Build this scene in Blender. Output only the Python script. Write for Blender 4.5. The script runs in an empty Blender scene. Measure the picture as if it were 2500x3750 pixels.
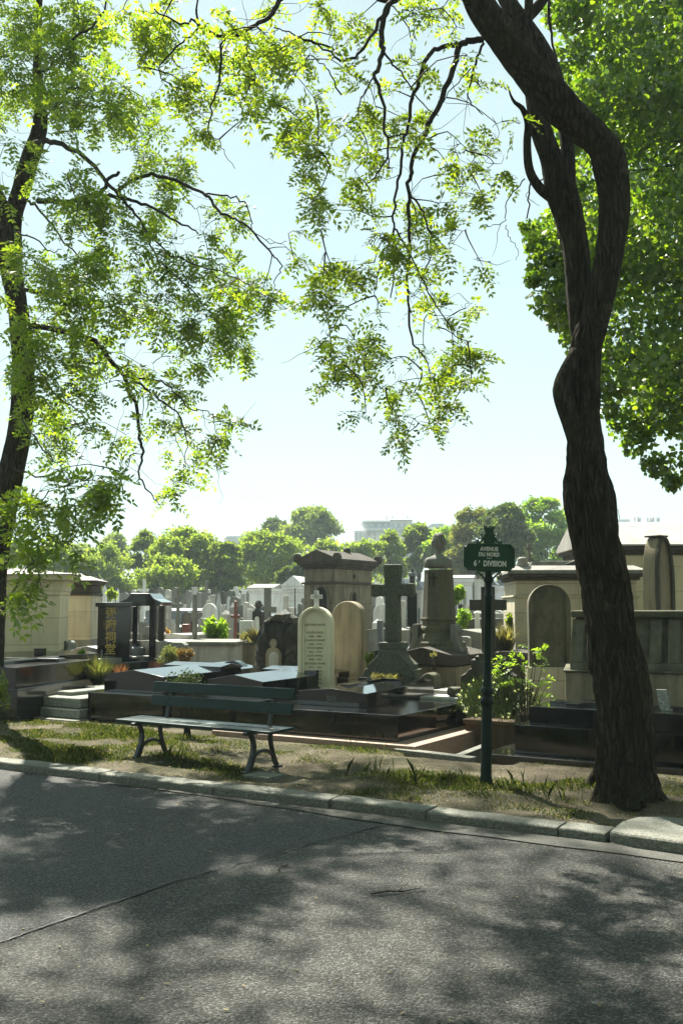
import bpy, math, random
import numpy as np
from mathutils import Vector, Matrix
R = math.radians
random.seed(7)
RNG = np.random.default_rng(7)
SC = bpy.context.scene
COL = SC.collection

# ---------------------------------------------------------------- camera maths
FPX, CX, CY = 35/36*3750, 1250.0, 1875.0
EYE = 1.70
PITCH = R(5.4)
CP, SP = math.cos(PITCH), math.sin(PITCH)

def ray(px, py):
    k = (CY-py)/FPX
    return Vector(((px-CX)/FPX, CP-k*SP, SP+k*CP))

def at(px, py, D):
    """world point seen at photo pixel (px,py), D metres ahead"""
    r = ray(px, py)
    return Vector((0, 0, EYE)) + r*(D/r.y)

def gnd(px, py, z=0.0):
    """point of height z seen at photo pixel"""
    r = ray(px, py)
    return Vector((0, 0, EYE)) + r*((z-EYE)/r.z)

A = R(31)                                   # the avenue runs 31 deg off the picture plane
U = Vector((math.cos(A), -math.sin(A), 0))  # along the avenue, to the right
V = Vector((math.sin(A), math.cos(A), 0))   # away from the avenue
K0 = Vector((0, 8.5, 0))                    # foot of the kerb straight ahead
def W(a, t, z=0.0):
    p = K0 + U*a + V*t
    return Vector((p.x, p.y, z))
def AT(p):
    d = Vector((p[0], p[1], 0)) - K0
    return d.dot(U), d.dot(V)
GZ = 0.085                                  # level of verge and burial ground

# ---------------------------------------------------------------- scene objects
def tag(o, label=None, cat=None, group=None, kind=None):
    if label: o['label'] = label
    if cat: o['category'] = cat
    if group: o['group'] = group
    if kind: o['kind'] = kind
    return o
def thing(name, label, cat, loc, rz=None, group=None):
    o = bpy.data.objects.new(name, None); COL.objects.link(o)
    o.location = loc; o.rotation_euler = (0, 0, -A if rz is None else rz)
    o.empty_display_size = .2
    return tag(o, label, cat, group)

class MB:
    def __init__(s): s.v = []; s.f = []
    def add(s, vs, fs):
        b = len(s.v); s.v += [tuple(q) for q in vs]; s.f += [tuple(i+b for i in f) for f in fs]; return s
    def box(s, x0, x1, y0, y1, z0, z1, taper=0.0, ty=None):
        ty = taper if ty is None else ty
        s.add([(x0,y0,z0),(x1,y0,z0),(x1,y1,z0),(x0,y1,z0),
               (x0+taper,y0+ty,z1),(x1-taper,y0+ty,z1),(x1-taper,y1-ty,z1),(x0+taper,y1-ty,z1)],
              [(0,3,2,1),(4,5,6,7),(0,1,5,4),(1,2,6,5),(2,3,7,6),(3,0,4,7)]); return s
    def cbox(s, cx, cy, z0, sx, sy, h, taper=0.0, ty=None):
        return s.box(cx-sx/2, cx+sx/2, cy-sy/2, cy+sy/2, z0, z0+h, taper, ty)
    def prism(s, poly, y0, y1):
        """poly of (x,z), counter-clockwise seen from -y, extruded y0..y1"""
        n = len(poly)
        s.add([(x,y0,z) for x,z in poly]+[(x,y1,z) for x,z in poly],
              [tuple(range(n)), tuple(range(2*n-1, n-1, -1))]+[(i,i+n,(i+1)%n+n,(i+1)%n) for i in range(n)]); return s
    def prismx(s, poly, x0, x1):
        """poly of (y,z) extruded along x"""
        n = len(poly)
        s.add([(x0,y,z) for y,z in poly]+[(x1,y,z) for y,z in poly],
              [tuple(range(n-1,-1,-1)), tuple(range(n, 2*n))]+[(i,(i+1)%n,(i+1)%n+n,i+n) for i in range(n)]); return s
    def prismz(s, poly, z0, z1):
        n = len(poly)
        s.add([(x,y,z0) for x,y in poly]+[(x,y,z1) for x,y in poly],
              [tuple(range(n-1,-1,-1)), tuple(range(n,2*n))]+[(i,(i+1)%n,(i+1)%n+n,i+n) for i in range(n)]); return s
    def lathe(s, prof, n=24, cx=0, cy=0, sx=1, sy=1, rot=0):
        vs = []; m = len(prof)
        for r, z in prof:
            for k in range(n):
                a = 2*math.pi*k/n+rot
                vs.append((cx+r*math.cos(a)*sx, cy+r*math.sin(a)*sy, z))
        fs = [(i*n+k, i*n+(k+1)%n, (i+1)*n+(k+1)%n, (i+1)*n+k) for i in range(m-1) for k in range(n)]
        fs.append(tuple(range(n-1,-1,-1))); fs.append(tuple(range((m-1)*n, m*n)))
        s.add(vs, fs); return s
    def tube(s, pts, rad, n=6, fl=1.0):
        pts = [Vector(p) for p in pts]
        if not hasattr(rad, '__len__'): rad = [rad]*len(pts)
        up = None; vs = []
        for i, p in enumerate(pts):
            d = (pts[min(i+1,len(pts)-1)]-pts[max(i-1,0)])
            if d.length < 1e-9: d = Vector((0,0,1))
            d.normalize()
            if up is None:
                up = Vector((0,1,0)) if abs(d.y) < .8 else Vector((1,0,0))
            x = d.cross(up)
            if x.length < 1e-4: x = d.orthogonal()
            x.normalize(); up = x.cross(d).normalized()
            for k in range(n):
                a = 2*math.pi*k/n
                vs.append(p + x*math.cos(a)*rad[i] + up*math.sin(a)*rad[i]*fl)
        m = len(pts)
        fs = [(i*n+k, i*n+(k+1)%n, (i+1)*n+(k+1)%n, (i+1)*n+k) for i in range(m-1) for k in range(n)]
        fs.append(tuple(range(n-1,-1,-1))); fs.append(tuple(range((m-1)*n, m*n)))
        s.add(vs, fs); return s
    def shift(s, dx=0, dy=0, dz=0, start=0):
        s.v[start:] = [(x+dx,y+dy,z+dz) for x,y,z in s.v[start:]]; return s
    def build(s, name, mat, parent=None, bevel=0.0, seg=2, smooth=False, fix=True, loc=None, rz=None):
        me = bpy.data.meshes.new(name)
        me.from_pydata(s.v, [], s.f); me.update()
        if fix:
            import bmesh
            bm = bmesh.new(); bm.from_mesh(me); bmesh.ops.recalc_face_normals(bm, faces=bm.faces); bm.to_mesh(me); bm.free()
        if mat: me.materials.append(mat)
        o = bpy.data.objects.new(name, me); COL.objects.link(o)
        if parent: o.parent = parent
        if loc is not None: o.location = loc
        if rz is not None: o.rotation_euler = (0,0,rz)
        if smooth:
            for p in me.polygons: p.use_smooth = True
        if bevel > 0:
            b = o.modifiers.new('Bevel', 'BEVEL'); b.width = bevel; b.segments = seg; b.limit_method = 'ANGLE'; b.angle_limit = R(35)
            b.use_clamp_overlap = True
        return o

def np_mesh(name, verts, k, mat, parent=None, smooth=False):
    """verts (N*k,3): N separate k-gons"""
    verts = np.ascontiguousarray(verts, dtype=np.float32).reshape(-1, 3)
    n = len(verts); nf = n//k
    me = bpy.data.meshes.new(name)
    me.vertices.add(n); me.vertices.foreach_set('co', verts.ravel())
    me.loops.add(n); me.loops.foreach_set('vertex_index', np.arange(n, dtype=np.int32))
    me.polygons.add(nf); me.polygons.foreach_set('loop_start', np.arange(0, n, k, dtype=np.int32))
    try: me.polygons.foreach_set('loop_total', np.full(nf, k, dtype=np.int32))
    except Exception: pass
    me.update(calc_edges=True); me.validate()
    if mat: me.materials.append(mat)
    o = bpy.data.objects.new(name, me); COL.objects.link(o)
    if parent: o.parent = parent
    return o

def text(name, body, size, mat, parent, loc, rot=(math.pi/2,0,0), extrude=.004, offset=0.0, align='CENTER', sx=1.0, space=1.0):
    cu = bpy.data.curves.new(name, 'FONT'); cu.body = body; cu.size = size; cu.extrude = extrude; cu.offset = offset
    cu.align_x = align; cu.align_y = 'CENTER'; cu.space_line = 1.0; cu.space_character = space; cu.resolution_u = 3
    cu.materials.append(mat)
    o = bpy.data.objects.new(name, cu); COL.objects.link(o); o.parent = parent
    o.location = loc; o.rotation_euler = rot; o.scale = (sx, 1, 1)
    return o

def arch(w, h, spring=None, n=14, pointed=False, x0=0.0, z0=0.0):
    """outline of an arched slab, counter-clockwise in (x,z)"""
    r = w/2; sp = h-r if spring is None else spring
    pts = [(x0-r, z0), (x0+r, z0)]
    if pointed:
        rise = h-sp
        for i in range(n+1):
            t = i/n; pts.append((x0+r*math.cos(t*math.pi/2)**.9 if t<1 else x0, z0+sp+rise*(math.sin(t*math.pi/2)**1.15)))
        for i in range(n-1, -1, -1):
            t = i/n; pts.append((x0-r*math.cos(t*math.pi/2)**.9, z0+sp+rise*(math.sin(t*math.pi/2)**1.15)))
    else:
        for i in range(2*n+1):
            a = math.pi*i/(2*n); pts.append((x0+r*math.cos(a), z0+sp+(h-sp)*math.sin(a)))
    return pts

# ---------------------------------------------------------------- materials
class NT:
    def __init__(s, name):
        s.m = bpy.data.materials.new(name); s.m.use_nodes = True
        s.t = s.m.node_tree; s.t.nodes.clear()
        s.out = s.n('ShaderNodeOutputMaterial')
    def n(s, t, **kw):
        o = s.t.nodes.new(t)
        for k, v in kw.items():
            if k.startswith('i_'):
                key = k[2:]
                key = int(key) if key.isdigit() else key.replace('_', ' ')
                o.inputs[key].default_value = v
            else: setattr(o, k, v)
        return o
    def l(s, a, b): s.t.links.new(a, b)
    def coord(s, scale=(1,1,1), kind='Object'):
        c = s.n('ShaderNodeTexCoord'); m = s.n('ShaderNodeMapping'); m.inputs['Scale'].default_value = scale
        s.l(c.outputs[kind], m.inputs['Vector']); return m.outputs['Vector']
    def noise(s, vec, scale, detail=4, rough=.55, dist=0.0):
        o = s.n('ShaderNodeTexNoise', i_Scale=scale, i_Detail=detail, i_Roughness=rough, i_Distortion=dist)
        s.l(vec, o.inputs['Vector']); return o.outputs['Fac']
    def ramp(s, fac, lo, hi, a=0.0, b=1.0):
        o = s.n('ShaderNodeMapRange', i_1=lo, i_2=hi, i_3=a, i_4=b); s.l(fac, o.inputs[0]); return o.outputs[0]
    def mix(s, fac, a, b, mode='MIX'):
        o = s.n('ShaderNodeMix', data_type='RGBA', blend_type=mode)
        for i, x in ((0, fac), (6, a), (7, b)):
            if isinstance(x, (int, float)): o.inputs[i].default_value = x
            elif isinstance(x, (tuple, list)): o.inputs[i].default_value = (*x[:3], 1)
            else: s.l(x, o.inputs[i])
        return o.outputs[2]
    def math(s, op, a, b=0.0):
        o = s.n('ShaderNodeMath', operation=op)
        for i, x in ((0, a), (1, b)):
            if isinstance(x, (int, float)): o.inputs[i].default_value = x
            else: s.l(x, o.inputs[i])
        return o.outputs[0]
    def bump(s, h, strength, dist=.01):
        o = s.n('ShaderNodeBump', i_Strength=strength, i_Distance=dist); s.l(h, o.inputs['Height']); return o.outputs['Normal']
    def bsdf(s, col, rough=.6, normal=None, spec=.5, metal=0.0, coat=0.0):
        o = s.n('ShaderNodeBsdfPrincipled', i_Metallic=metal)
        o.inputs['Specular IOR Level'].default_value = spec
        o.inputs['Coat Weight'].default_value = coat; o.inputs['Coat IOR'].default_value = 1.45; o.inputs['Coat Roughness'].default_value = .06
        for k, x in (('Base Color', col), ('Roughness', rough)):
            if isinstance(x, (int, float)): o.inputs[k].default_value = x
            elif isinstance(x, (tuple, list)): o.inputs[k].default_value = (*x[:3], 1)
            else: s.l(x, o.inputs[k])
        if normal is not None: s.l(normal, o.inputs['Normal'])
        s.l(o.outputs[0], s.out.inputs['Surface']); return s.m

def stone(name, c1, c2, dark=None, dirt=.0, streak=.0, speck=0.0, rough=.85, bump=.35, sc=1.0, courses=None, moss=None, mossamt=0.0):
    t = NT(name); v = t.coord()
    col = t.mix(t.ramp(t.noise(v, 1.7*sc, 5), .3, .7), c1, c2)
    dark = dark or tuple(x*.28 for x in c1)
    if dirt:
        col = t.mix(t.math('MULTIPLY', t.ramp(t.noise(v, 3.1*sc, 8, .7, .4), .47, .64), dirt), col, dark)
    if streak:
        sv = t.coord((5,5,.55))
        col = t.mix(t.math('MULTIPLY', t.ramp(t.noise(sv, 1.6*sc, 7, .65), .44, .64), streak), col, dark)
    if mossamt:
        col = t.mix(t.math('MULTIPLY', t.ramp(t.noise(v, 5*sc, 8, .7), .5, .62), mossamt), col, moss)
    fine = t.noise(v, 60*sc, 3, .7)
    col = t.mix(t.ramp(fine, .3, .75, 0, .35), col, tuple(x*.55 for x in c2))
    h = t.noise(v, 28*sc, 8, .7)
    if speck:
        vo = t.n('ShaderNodeTexVoronoi', i_Scale=130.0); t.l(v, vo.inputs['Vector'])
        sp = t.n('ShaderNodeSeparateColor'); t.l(vo.outputs['Color'], sp.inputs[0])
        col = t.mix(t.ramp(sp.outputs[0], .6, .75, 0, speck), col, tuple(min(1, x*1.9+.03) for x in c1))
        col = t.mix(t.ramp(sp.outputs[1], .7, .8, 0, speck), col, tuple(x*.25 for x in c1))
    if courses:
        b = t.n('ShaderNodeTexBrick', i_Scale=1.0, i_Mortar_Size=.006); b.inputs['Brick Width'].default_value = courses[0]; b.inputs['Row Height'].default_value = courses[1]
        b.inputs['Color1'].default_value = (1,1,1,1); b.inputs['Color2'].default_value = (.86,.86,.84,1); b.inputs['Mortar'].default_value = (.55,.53,.5,1)
        sx = t.n('ShaderNodeSeparateXYZ'); t.l(v, sx.inputs[0])
        cb = t.n('ShaderNodeCombineXYZ'); t.l(t.math('ADD', sx.outputs[0], sx.outputs[1]), cb.inputs[0]); t.l(sx.outputs[2], cb.inputs[1])
        t.l(cb.outputs[0], b.inputs['Vector'])
        col = t.mix(1.0, col, b.outputs['Color'], 'MULTIPLY')
    return t.bsdf(col, rough, t.bump(h, bump, .012), spec=.22)

def polished(name, c, speckc, rough=.07, sp=.5):
    t = NT(name); v = t.coord()
    vo = t.n('ShaderNodeTexVoronoi', i_Scale=170.0); t.l(v, vo.inputs['Vector'])
    s3 = t.n('ShaderNodeSeparateColor'); t.l(vo.outputs['Color'], s3.inputs[0])
    col = t.mix(t.ramp(s3.outputs[0], .55, .8, 0, sp), c, speckc)
    dust = t.ramp(t.noise(v, 2.3, 7, .65), .42, .8, 0, .5)
    col = t.mix(t.math('MULTIPLY', dust, .05), col, (.25,.24,.2))
    rg = t.ramp(dust, 0, .5, rough, rough+.16)
    return t.bsdf(col, rg, t.bump(t.noise(v, 9, 3), .008, .02), spec=.5, coat=.6)

def paint(name, c, rough=.3, chip=(.25,.24,.2), amt=.5, spec=.5):
    t = NT(name); v = t.coord()
    n = t.noise(v, 14, 8, .75)
    col = t.mix(t.ramp(t.noise(v, 3, 4), .3, .7), c, tuple(x*.65 for x in c))
    col = t.mix(t.ramp(n, .63, .68, 0, amt), col, chip)
    return t.bsdf(col, t.ramp(t.noise(v, 20, 4), .3, .7, rough, rough+.15), t.bump(t.noise(t.coord((1,1,9)), 30, 4), .12, .004), spec=spec)

def leafmat(name, c1, c2, trans=.5, gloss=.12):
    t = NT(name)
    g = t.n('ShaderNodeNewGeometry')
    col = t.mix(g.outputs['Random Per Island'], c1, c2)
    d = t.n('ShaderNodeBsdfDiffuse'); t.l(col, d.inputs[0])
    tr = t.n('ShaderNodeBsdfTranslucent')
    tc = t.mix(1.0, col, (2.8, 2.8, .9), 'MULTIPLY'); t.l(tc, tr.inputs[0])
    m = t.n('ShaderNodeMixShader', i_Fac=trans); t.l(d.outputs[0], m.inputs[1]); t.l(tr.outputs[0], m.inputs[2])
    gl = t.n('ShaderNodeBsdfGlossy', i_Roughness=.45); gl.inputs[0].default_value = (1,1,1,1)
    m2 = t.n('ShaderNodeMixShader', i_Fac=gloss*.5); t.l(m.outputs[0], m2.inputs[1]); t.l(gl.outputs[0], m2.inputs[2])
    t.l(m2.outputs[0], t.out.inputs['Surface']); return t.m

M = {}
M['black'] = polished('black_granite', (.004,.0045,.0045), (.012,.013,.0125), .06, .35)
M['black_mat'] = polished('worn_black_granite', (.009,.009,.008), (.024,.024,.021), .16, .4)
M['pink'] = stone('pink_granite', (.30,.20,.15), (.24,.17,.13), speck=.4, rough=.6, bump=.1)
M['red'] = stone('red_granite', (.20,.075,.055), (.15,.06,.05), speck=.35, rough=.4, bump=.1)
M['grey'] = stone('grey_granite', (.25,.26,.24), (.2,.21,.19), speck=.55, rough=.7, bump=.3, dirt=.3)
M['rough_grey'] = stone('rough_pale_granite', (.22,.23,.2), (.17,.185,.155), speck=.6, rough=.9, bump=1.0, dirt=.25)
M['greengranite'] = stone('lichened_granite', (.095,.104,.076), (.07,.078,.056), speck=.5, rough=.85, bump=.35, dirt=.4)
M['white'] = stone('white_limestone', (.70,.71,.69), (.60,.61,.58), streak=.35, dirt=.15)
M['pale'] = stone('pale_limestone', (.54,.53,.49), (.44,.43,.39), streak=.5, dirt=.25)
M['concrete'] = stone('grey_stone', (.225,.225,.195), (.18,.18,.16), streak=.55, dirt=.35)
M['darkstone'] = stone('dark_weathered_stone', (.095,.092,.074), (.065,.065,.052), streak=.6, dirt=.5, bump=.6)
M['cream'] = stone('cream_limestone', (.82,.76,.56), (.76,.70,.50), (.55,.48,.33), streak=.25, rough=.7, bump=.12)
M['tan'] = stone('tan_limestone', (.33,.285,.20), (.26,.225,.155), (.10,.085,.06), streak=.65, dirt=.3)
M['ashlar'] = stone('ashlar_limestone', (.74,.655,.44), (.68,.60,.40), (.42,.37,.26), streak=.3, dirt=.1, courses=(.95,.47))
M['ashlar_grey'] = stone('grey_ashlar', (.52,.475,.355), (.45,.41,.305), (.19,.17,.13), streak=.35, dirt=.15, courses=(1.1,.5))
M['ashlar_dark'] = stone('sooty_ashlar', (.24,.21,.15), (.19,.17,.12), (.055,.05,.04), streak=.75, dirt=.35, courses=(.8,.42))
M['shaftstone'] = stone('sooty_shaft', (.135,.128,.09), (.10,.095,.066), (.03,.028,.02), streak=.7, dirt=.4, bump=.4)
M['soot'] = stone('sooty_cornice', (.08,.072,.056), (.055,.05,.04), streak=.5, dirt=.4, bump=.6)
M['lichen'] = stone('lichened_roof_stone', (.36,.34,.31), (.27,.26,.24), dirt=.4, bump=.9)
M['mossy'] = stone('mossy_stone', (.155,.15,.10), (.11,.108,.072), (.03,.03,.02), streak=.5, dirt=.6, bump=1.0, moss=(.06,.06,.03), mossamt=.45)
M['sootstone'] = stone('blackened_rock', (.022,.021,.017), (.012,.012,.01), (.10,.095,.075), streak=.5, dirt=.4, bump=1.0)
M['kerb'] = stone('kerb_granite', (.165,.165,.142), (.125,.13,.107), (.1,.1,.085), dirt=.45, speck=.4, bump=.5, moss=(.08,.085,.045), mossamt=.35)
M['zinc'] = paint('zinc_sheet', (.42,.45,.47), .35, (.3,.3,.3), .3)
M['farwall'] = stone('pale_render', (.60,.61,.62), (.55,.56,.57), bump=0.0)
M['slate'] = paint('slate_roof', (.17,.19,.21), .5)
M['glass'] = NT('hazed_window_glass').bsdf((.30,.35,.39), .2)  # paled so the colour stands in for distance haze over the skyline windows
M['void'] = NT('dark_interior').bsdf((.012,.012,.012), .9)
M['bench'] = paint('bench_green_paint', (.004,.026,.020), .30, (.08,.09,.07), .35, .22)
M['iron'] = paint('dark_green_iron', (.009,.02,.018), .35, (.06,.05,.04), .35)
M['sign'] = paint('sign_green_enamel', (.010,.062,.026), .36, (.05,.05,.04), .2)
M['postgreen'] = paint('post_green_paint', (.0045,.018,.013), .36, (.07,.065,.05), .35, .2)
M['letter'] = paint('white_lettering', (.82,.84,.76), .5, (.5,.5,.42), .2)
M['gold'] = paint('gold_lettering', (.62,.45,.12), .4, (.2,.16,.08), .3)
M['carve'] = NT('engraved_shadow').bsdf((.28,.24,.15), .9)
M['clay'] = stone('rusty_brown_planter', (.12,.085,.05), (.09,.065,.04), streak=.5, bump=.4)
M['rust'] = paint('rusty_iron', (.05,.04,.035), .6)
M['leafA'] = leafmat('ash_leaf', (.050,.098,.010), (.150,.190,.022), .62)
M['leafB'] = leafmat('pagoda_leaf', (.058,.105,.010), (.160,.195,.022), .62)
M['linden'] = leafmat('linden_leaf', (.032,.080,.007), (.135,.195,.018), .46, .12)
M['fol_light'] = leafmat('light_foliage', (.10,.15,.032), (.165,.21,.06), .45, .03)
M['fol_mid'] = leafmat('mid_foliage', (.075,.12,.030), (.135,.165,.045), .42, .03)
M['fol_dark'] = leafmat('dark_foliage', (.045,.075,.028), (.085,.115,.042), .32, .03)
M['fol_olive'] = leafmat('olive_foliage', (.085,.105,.038), (.15,.155,.06), .35, .03)
M['fol_bright'] = leafmat('bright_foliage', (.09,.165,.022), (.155,.225,.04), .5, .03)
M['grass'] = leafmat('grass_blade', (.024,.046,.010), (.070,.088,.026), .25, .03)
M['straw'] = leafmat('straw_blade', (.19,.175,.105), (.14,.13,.075), .3, .05)
M['lavender'] = leafmat('lavender_leaf', (.035,.06,.026), (.07,.10,.045), .08, .03)
M['straw_green'] = leafmat('straw_green_blade', (.10,.125,.045), (.15,.155,.07), .3, .05)
M['drybrown'] = leafmat('dry_brown_leaf', (.16,.10,.04), (.10,.06,.025), .3, .05)
M['orange'] = leafmat('orange_petal', (.34,.19,.06), (.38,.26,.11), .3, .05)
M['pinkish'] = leafmat('pink_dry_stem', (.17,.075,.055), (.13,.06,.045), .3, .05)
M['petal'] = leafmat('white_petal', (.6,.62,.55), (.5,.55,.45), .3, .05)
M['litter'] = leafmat('fallen_leaf', (.30,.26,.13), (.20,.15,.07), .2, .05)
def bark(name, c1, c2):
    t = NT(name); v2 = t.coord()
    wob = t.n('ShaderNodeTexNoise', i_Scale=3.0, i_Detail=3.0); t.l(v2, wob.inputs['Vector'])
    add = t.n('ShaderNodeMix', data_type='RGBA', blend_type='ADD'); add.inputs[0].default_value = .16; t.l(v2, add.inputs[6]); t.l(wob.outputs['Color'], add.inputs[7])
    mp = t.n('ShaderNodeMapping'); mp.inputs['Scale'].default_value = (24,24,2.0); t.l(add.outputs[2], mp.inputs['Vector'])
    vo = t.n('ShaderNodeTexVoronoi', feature='DISTANCE_TO_EDGE', i_Scale=1.0); t.l(mp.outputs[0], vo.inputs['Vector'])
    plate_ = t.ramp(vo.outputs['Distance'], .0, .32)
    r = t.noise(t.coord((24,24,2.2)), 1.6, 8, .68, .8)
    n2 = t.noise(v2, 30, 8, .72)
    k = t.math('ADD', t.math('MULTIPLY', plate_, .36), t.math('MULTIPLY', r, .9))
    col = t.mix(t.ramp(k, .30, .95), c1, c2)
    col = t.mix(t.ramp(t.noise(v2, 2.2, 6), .5, .68, 0, .4), col, (.06,.066,.032))
    col = t.mix(t.ramp(t.noise(v2, 5.5, 5), .62, .72, 0, .5), col, tuple(x*1.7 for x in c2))
    col = t.mix(t.ramp(n2, .5, .75, 0, .4), col, c1)
    h = t.math('ADD', k, t.math('MULTIPLY', n2, .4))
    return t.bsdf(col, .95, t.bump(h, 1.0, .045), spec=.06)
M['bark'] = bark('furrowed_bark', (.006,.005,.004), (.092,.08,.06))
M['twig'] = NT('twig_bark').bsdf((.035,.03,.024), .9, spec=.2)
# ================================================================ camera, sky, sun
cam = bpy.data.objects.new('camera', bpy.data.cameras.new('camera')); COL.objects.link(cam)
cam.location = (0, 0, EYE); cam.rotation_euler = (R(90)+PITCH, 0, 0)
cd = cam.data; cd.sensor_fit = 'VERTICAL'; cd.sensor_height = 36; cd.lens = 35; cd.clip_start = .05; cd.clip_end = 6000
SC.camera = cam

SUN_AZ, SUN_EL = R(-22), R(52)     # a little left of straight ahead
w = bpy.data.worlds.new('World'); SC.world = w; w.use_nodes = True
nt = w.node_tree; nt.nodes.clear()
out = nt.nodes.new('ShaderNodeOutputWorld'); bg = nt.nodes.new('ShaderNodeBackground'); bg.inputs[1].default_value = .05
sky = nt.nodes.new('ShaderNodeTexSky'); sky.sky_type = 'NISHITA'; sky.sun_disc = False
sky.sun_elevation = SUN_EL; sky.sun_rotation = SUN_AZ; sky.altitude = 60; sky.air_density = 1.0; sky.dust_density = .5; sky.ozone_density = 2.0
tint = nt.nodes.new('ShaderNodeMix'); tint.data_type = 'RGBA'; tint.blend_type = 'MULTIPLY'; tint.inputs[0].default_value = 1
tint.inputs[7].default_value = (.94, .97, .76, 1)
nt.links.new(sky.outputs[0], tint.inputs[6])
# thin veil of bright cirrus
tc = nt.nodes.new('ShaderNodeTexCoord'); mp = nt.nodes.new('ShaderNodeMapping'); mp.inputs['Scale'].default_value = (1.6, 1.6, 5)
nz = nt.nodes.new('ShaderNodeTexNoise'); nz.inputs['Scale'].default_value = 1.7; nz.inputs['Detail'].default_value = 7; nz.inputs['Roughness'].default_value = .55
mr = nt.nodes.new('ShaderNodeMapRange'); mr.inputs[1].default_value = .35; mr.inputs[2].default_value = .70; mr.inputs[3].default_value = .62; mr.inputs[4].default_value = .92
cl = nt.nodes.new('ShaderNodeMix'); cl.data_type = 'RGBA'; cl.inputs[7].default_value = (3.9, 5.0, 4.95, 1)
nt.links.new(tc.outputs['Generated'], mp.inputs[0]); nt.links.new(mp.outputs[0], nz.inputs['Vector']); nt.links.new(nz.outputs['Fac'], mr.inputs[0])
nt.links.new(mr.outputs[0], cl.inputs[0]); nt.links.new(tint.outputs[2], cl.inputs[6])
nt.links.new(cl.outputs[2], bg.inputs[0]); nt.links.new(bg.outputs[0], out.inputs[0])

sd = bpy.data.lights.new('sun', 'SUN'); sd.energy = 5.0; sd.angle = R(.55); sd.color = (1, .95, .84)
so = bpy.data.objects.new('sun', sd); COL.objects.link(so)
sv = Vector((math.sin(SUN_AZ)*math.cos(SUN_EL), math.cos(SUN_AZ)*math.cos(SUN_EL), math.sin(SUN_EL)))
so.rotation_euler = sv.to_track_quat('Z', 'Y').to_euler(); so.location = (-10, 20, 30)
SC.view_settings.view_transform = 'Standard'; SC.view_settings.look = 'None'; SC.view_settings.exposure = 1.95; SC.view_settings.gamma = 1
SC.cycles.max_bounces = 8; SC.cycles.diffuse_bounces = 3; SC.cycles.glossy_bounces = 3; SC.cycles.transmission_bounces = 4; SC.cycles.volume_bounces = 0
SC.cycles.caustics_reflective = False; SC.cycles.caustics_refractive = False
SC.cycles.sample_clamp_indirect = 6; SC.cycles.use_adaptive_sampling = True; SC.cycles.adaptive_threshold = .012
SC.cycles.use_denoising = True

# ================================================================ ground
def asphalt(nm='asphalt', b1=(.046,.046,.042), b2=(.074,.072,.065), vs_=95.0):
    t = NT(nm); v = t.coord()
    vo = t.n('ShaderNodeTexVoronoi', i_Scale=vs_); t.l(v, vo.inputs['Vector'])
    s3 = t.n('ShaderNodeSeparateColor'); t.l(vo.outputs['Color'], s3.inputs[0])
    col = t.mix(t.ramp(t.noise(v, .55, 6, .6), .3, .7), b1, b2)
    col = t.mix(t.ramp(t.noise(v, 1.1, 8, .7, .6), .52, .66, 0, .55), col, (.028,.028,.027))
    col = t.mix(t.ramp(t.noise(v, .9, 6, .65, 1.2), .60, .70, 0, .35), col, (.10,.098,.088))
    col = t.mix(t.ramp(s3.outputs[0], .5, .95, 0, .75), col, (.19,.19,.175))
    col = t.mix(t.ramp(s3.outputs[1], .6, .9, 0, .5), col, (.025,.025,.025))
    col = t.mix(t.ramp(t.noise(v, 6, 8, .7), .58, .75, 0, .3), col, (.035,.035,.034))
    col = t.mix(t.ramp(t.noise(v, 130, 2, .6), .62, .72, 0, .5), col, (.24,.235,.21))
    h = t.math('ADD', t.math('MULTIPLY', vo.outputs['Distance'], -.9), t.math('MULTIPLY', t.noise(v, 190, 3, .7), .7))
    return t.bsdf(col, t.ramp(t.noise(v, 40, 3), .3, .7, .55, .8), t.bump(h, 1.0, .014), spec=.12)
def earth(name, c1, c2, grass=None, amt=.0):
    t = NT(name); v = t.coord()
    col = t.mix(t.ramp(t.noise(v, 1.2, 7, .6), .35, .65), c1, c2)
    if grass: col = t.mix(t.ramp(t.noise(v, .8, 8, .65), .47, .58, 0, amt), col, grass)
    col = t.mix(t.ramp(t.noise(v, 55, 3, .7), .55, .7, 0, .6), col, tuple(min(1, x*2.0) for x in c1))
    col = t.mix(t.ramp(t.noise(v, 30, 5, .7), .56, .7, 0, .6), col, tuple(x*.4 for x in c2))
    return t.bsdf(col, .95, t.bump(t.noise(v, 34, 8, .8), 1.0, .05), spec=.05)
M['asphalt'] = asphalt(); M['asphalt_blue'] = asphalt('older_asphalt', (.050,.052,.052), (.074,.075,.073), 120.0)
M['gutter'] = stone('gutter_stone', (.085,.085,.074), (.06,.06,.052), (.03,.03,.025), dirt=.6, speck=.25, bump=.8)
M['verge'] = earth('verge_earth', (.20,.175,.125), (.095,.082,.058), (.03,.04,.016), .6)
M['graveground'] = earth('burial_ground', (.27,.25,.19), (.2,.185,.135), (.07,.09,.03), .6)

b = MB()
far = 2500
b.add([(-far,-60,-.3),(far,-60,-.3),(far,far,-.3),(-far,far,-.3)], [(0,1,2,3)])
tag(b.build('ground', M['graveground'], fix=False), kind='structure')
# road: the whole near side of the kerb
b = MB()
p = [W(-70,-60,0), W(70,-60,0), W(70,0.02,0), W(-70,0.02,0)]
b.add(p, [(0,1,2,3)])
tag(b.build('road', M['asphalt'], fix=False), kind='structure')
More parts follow.
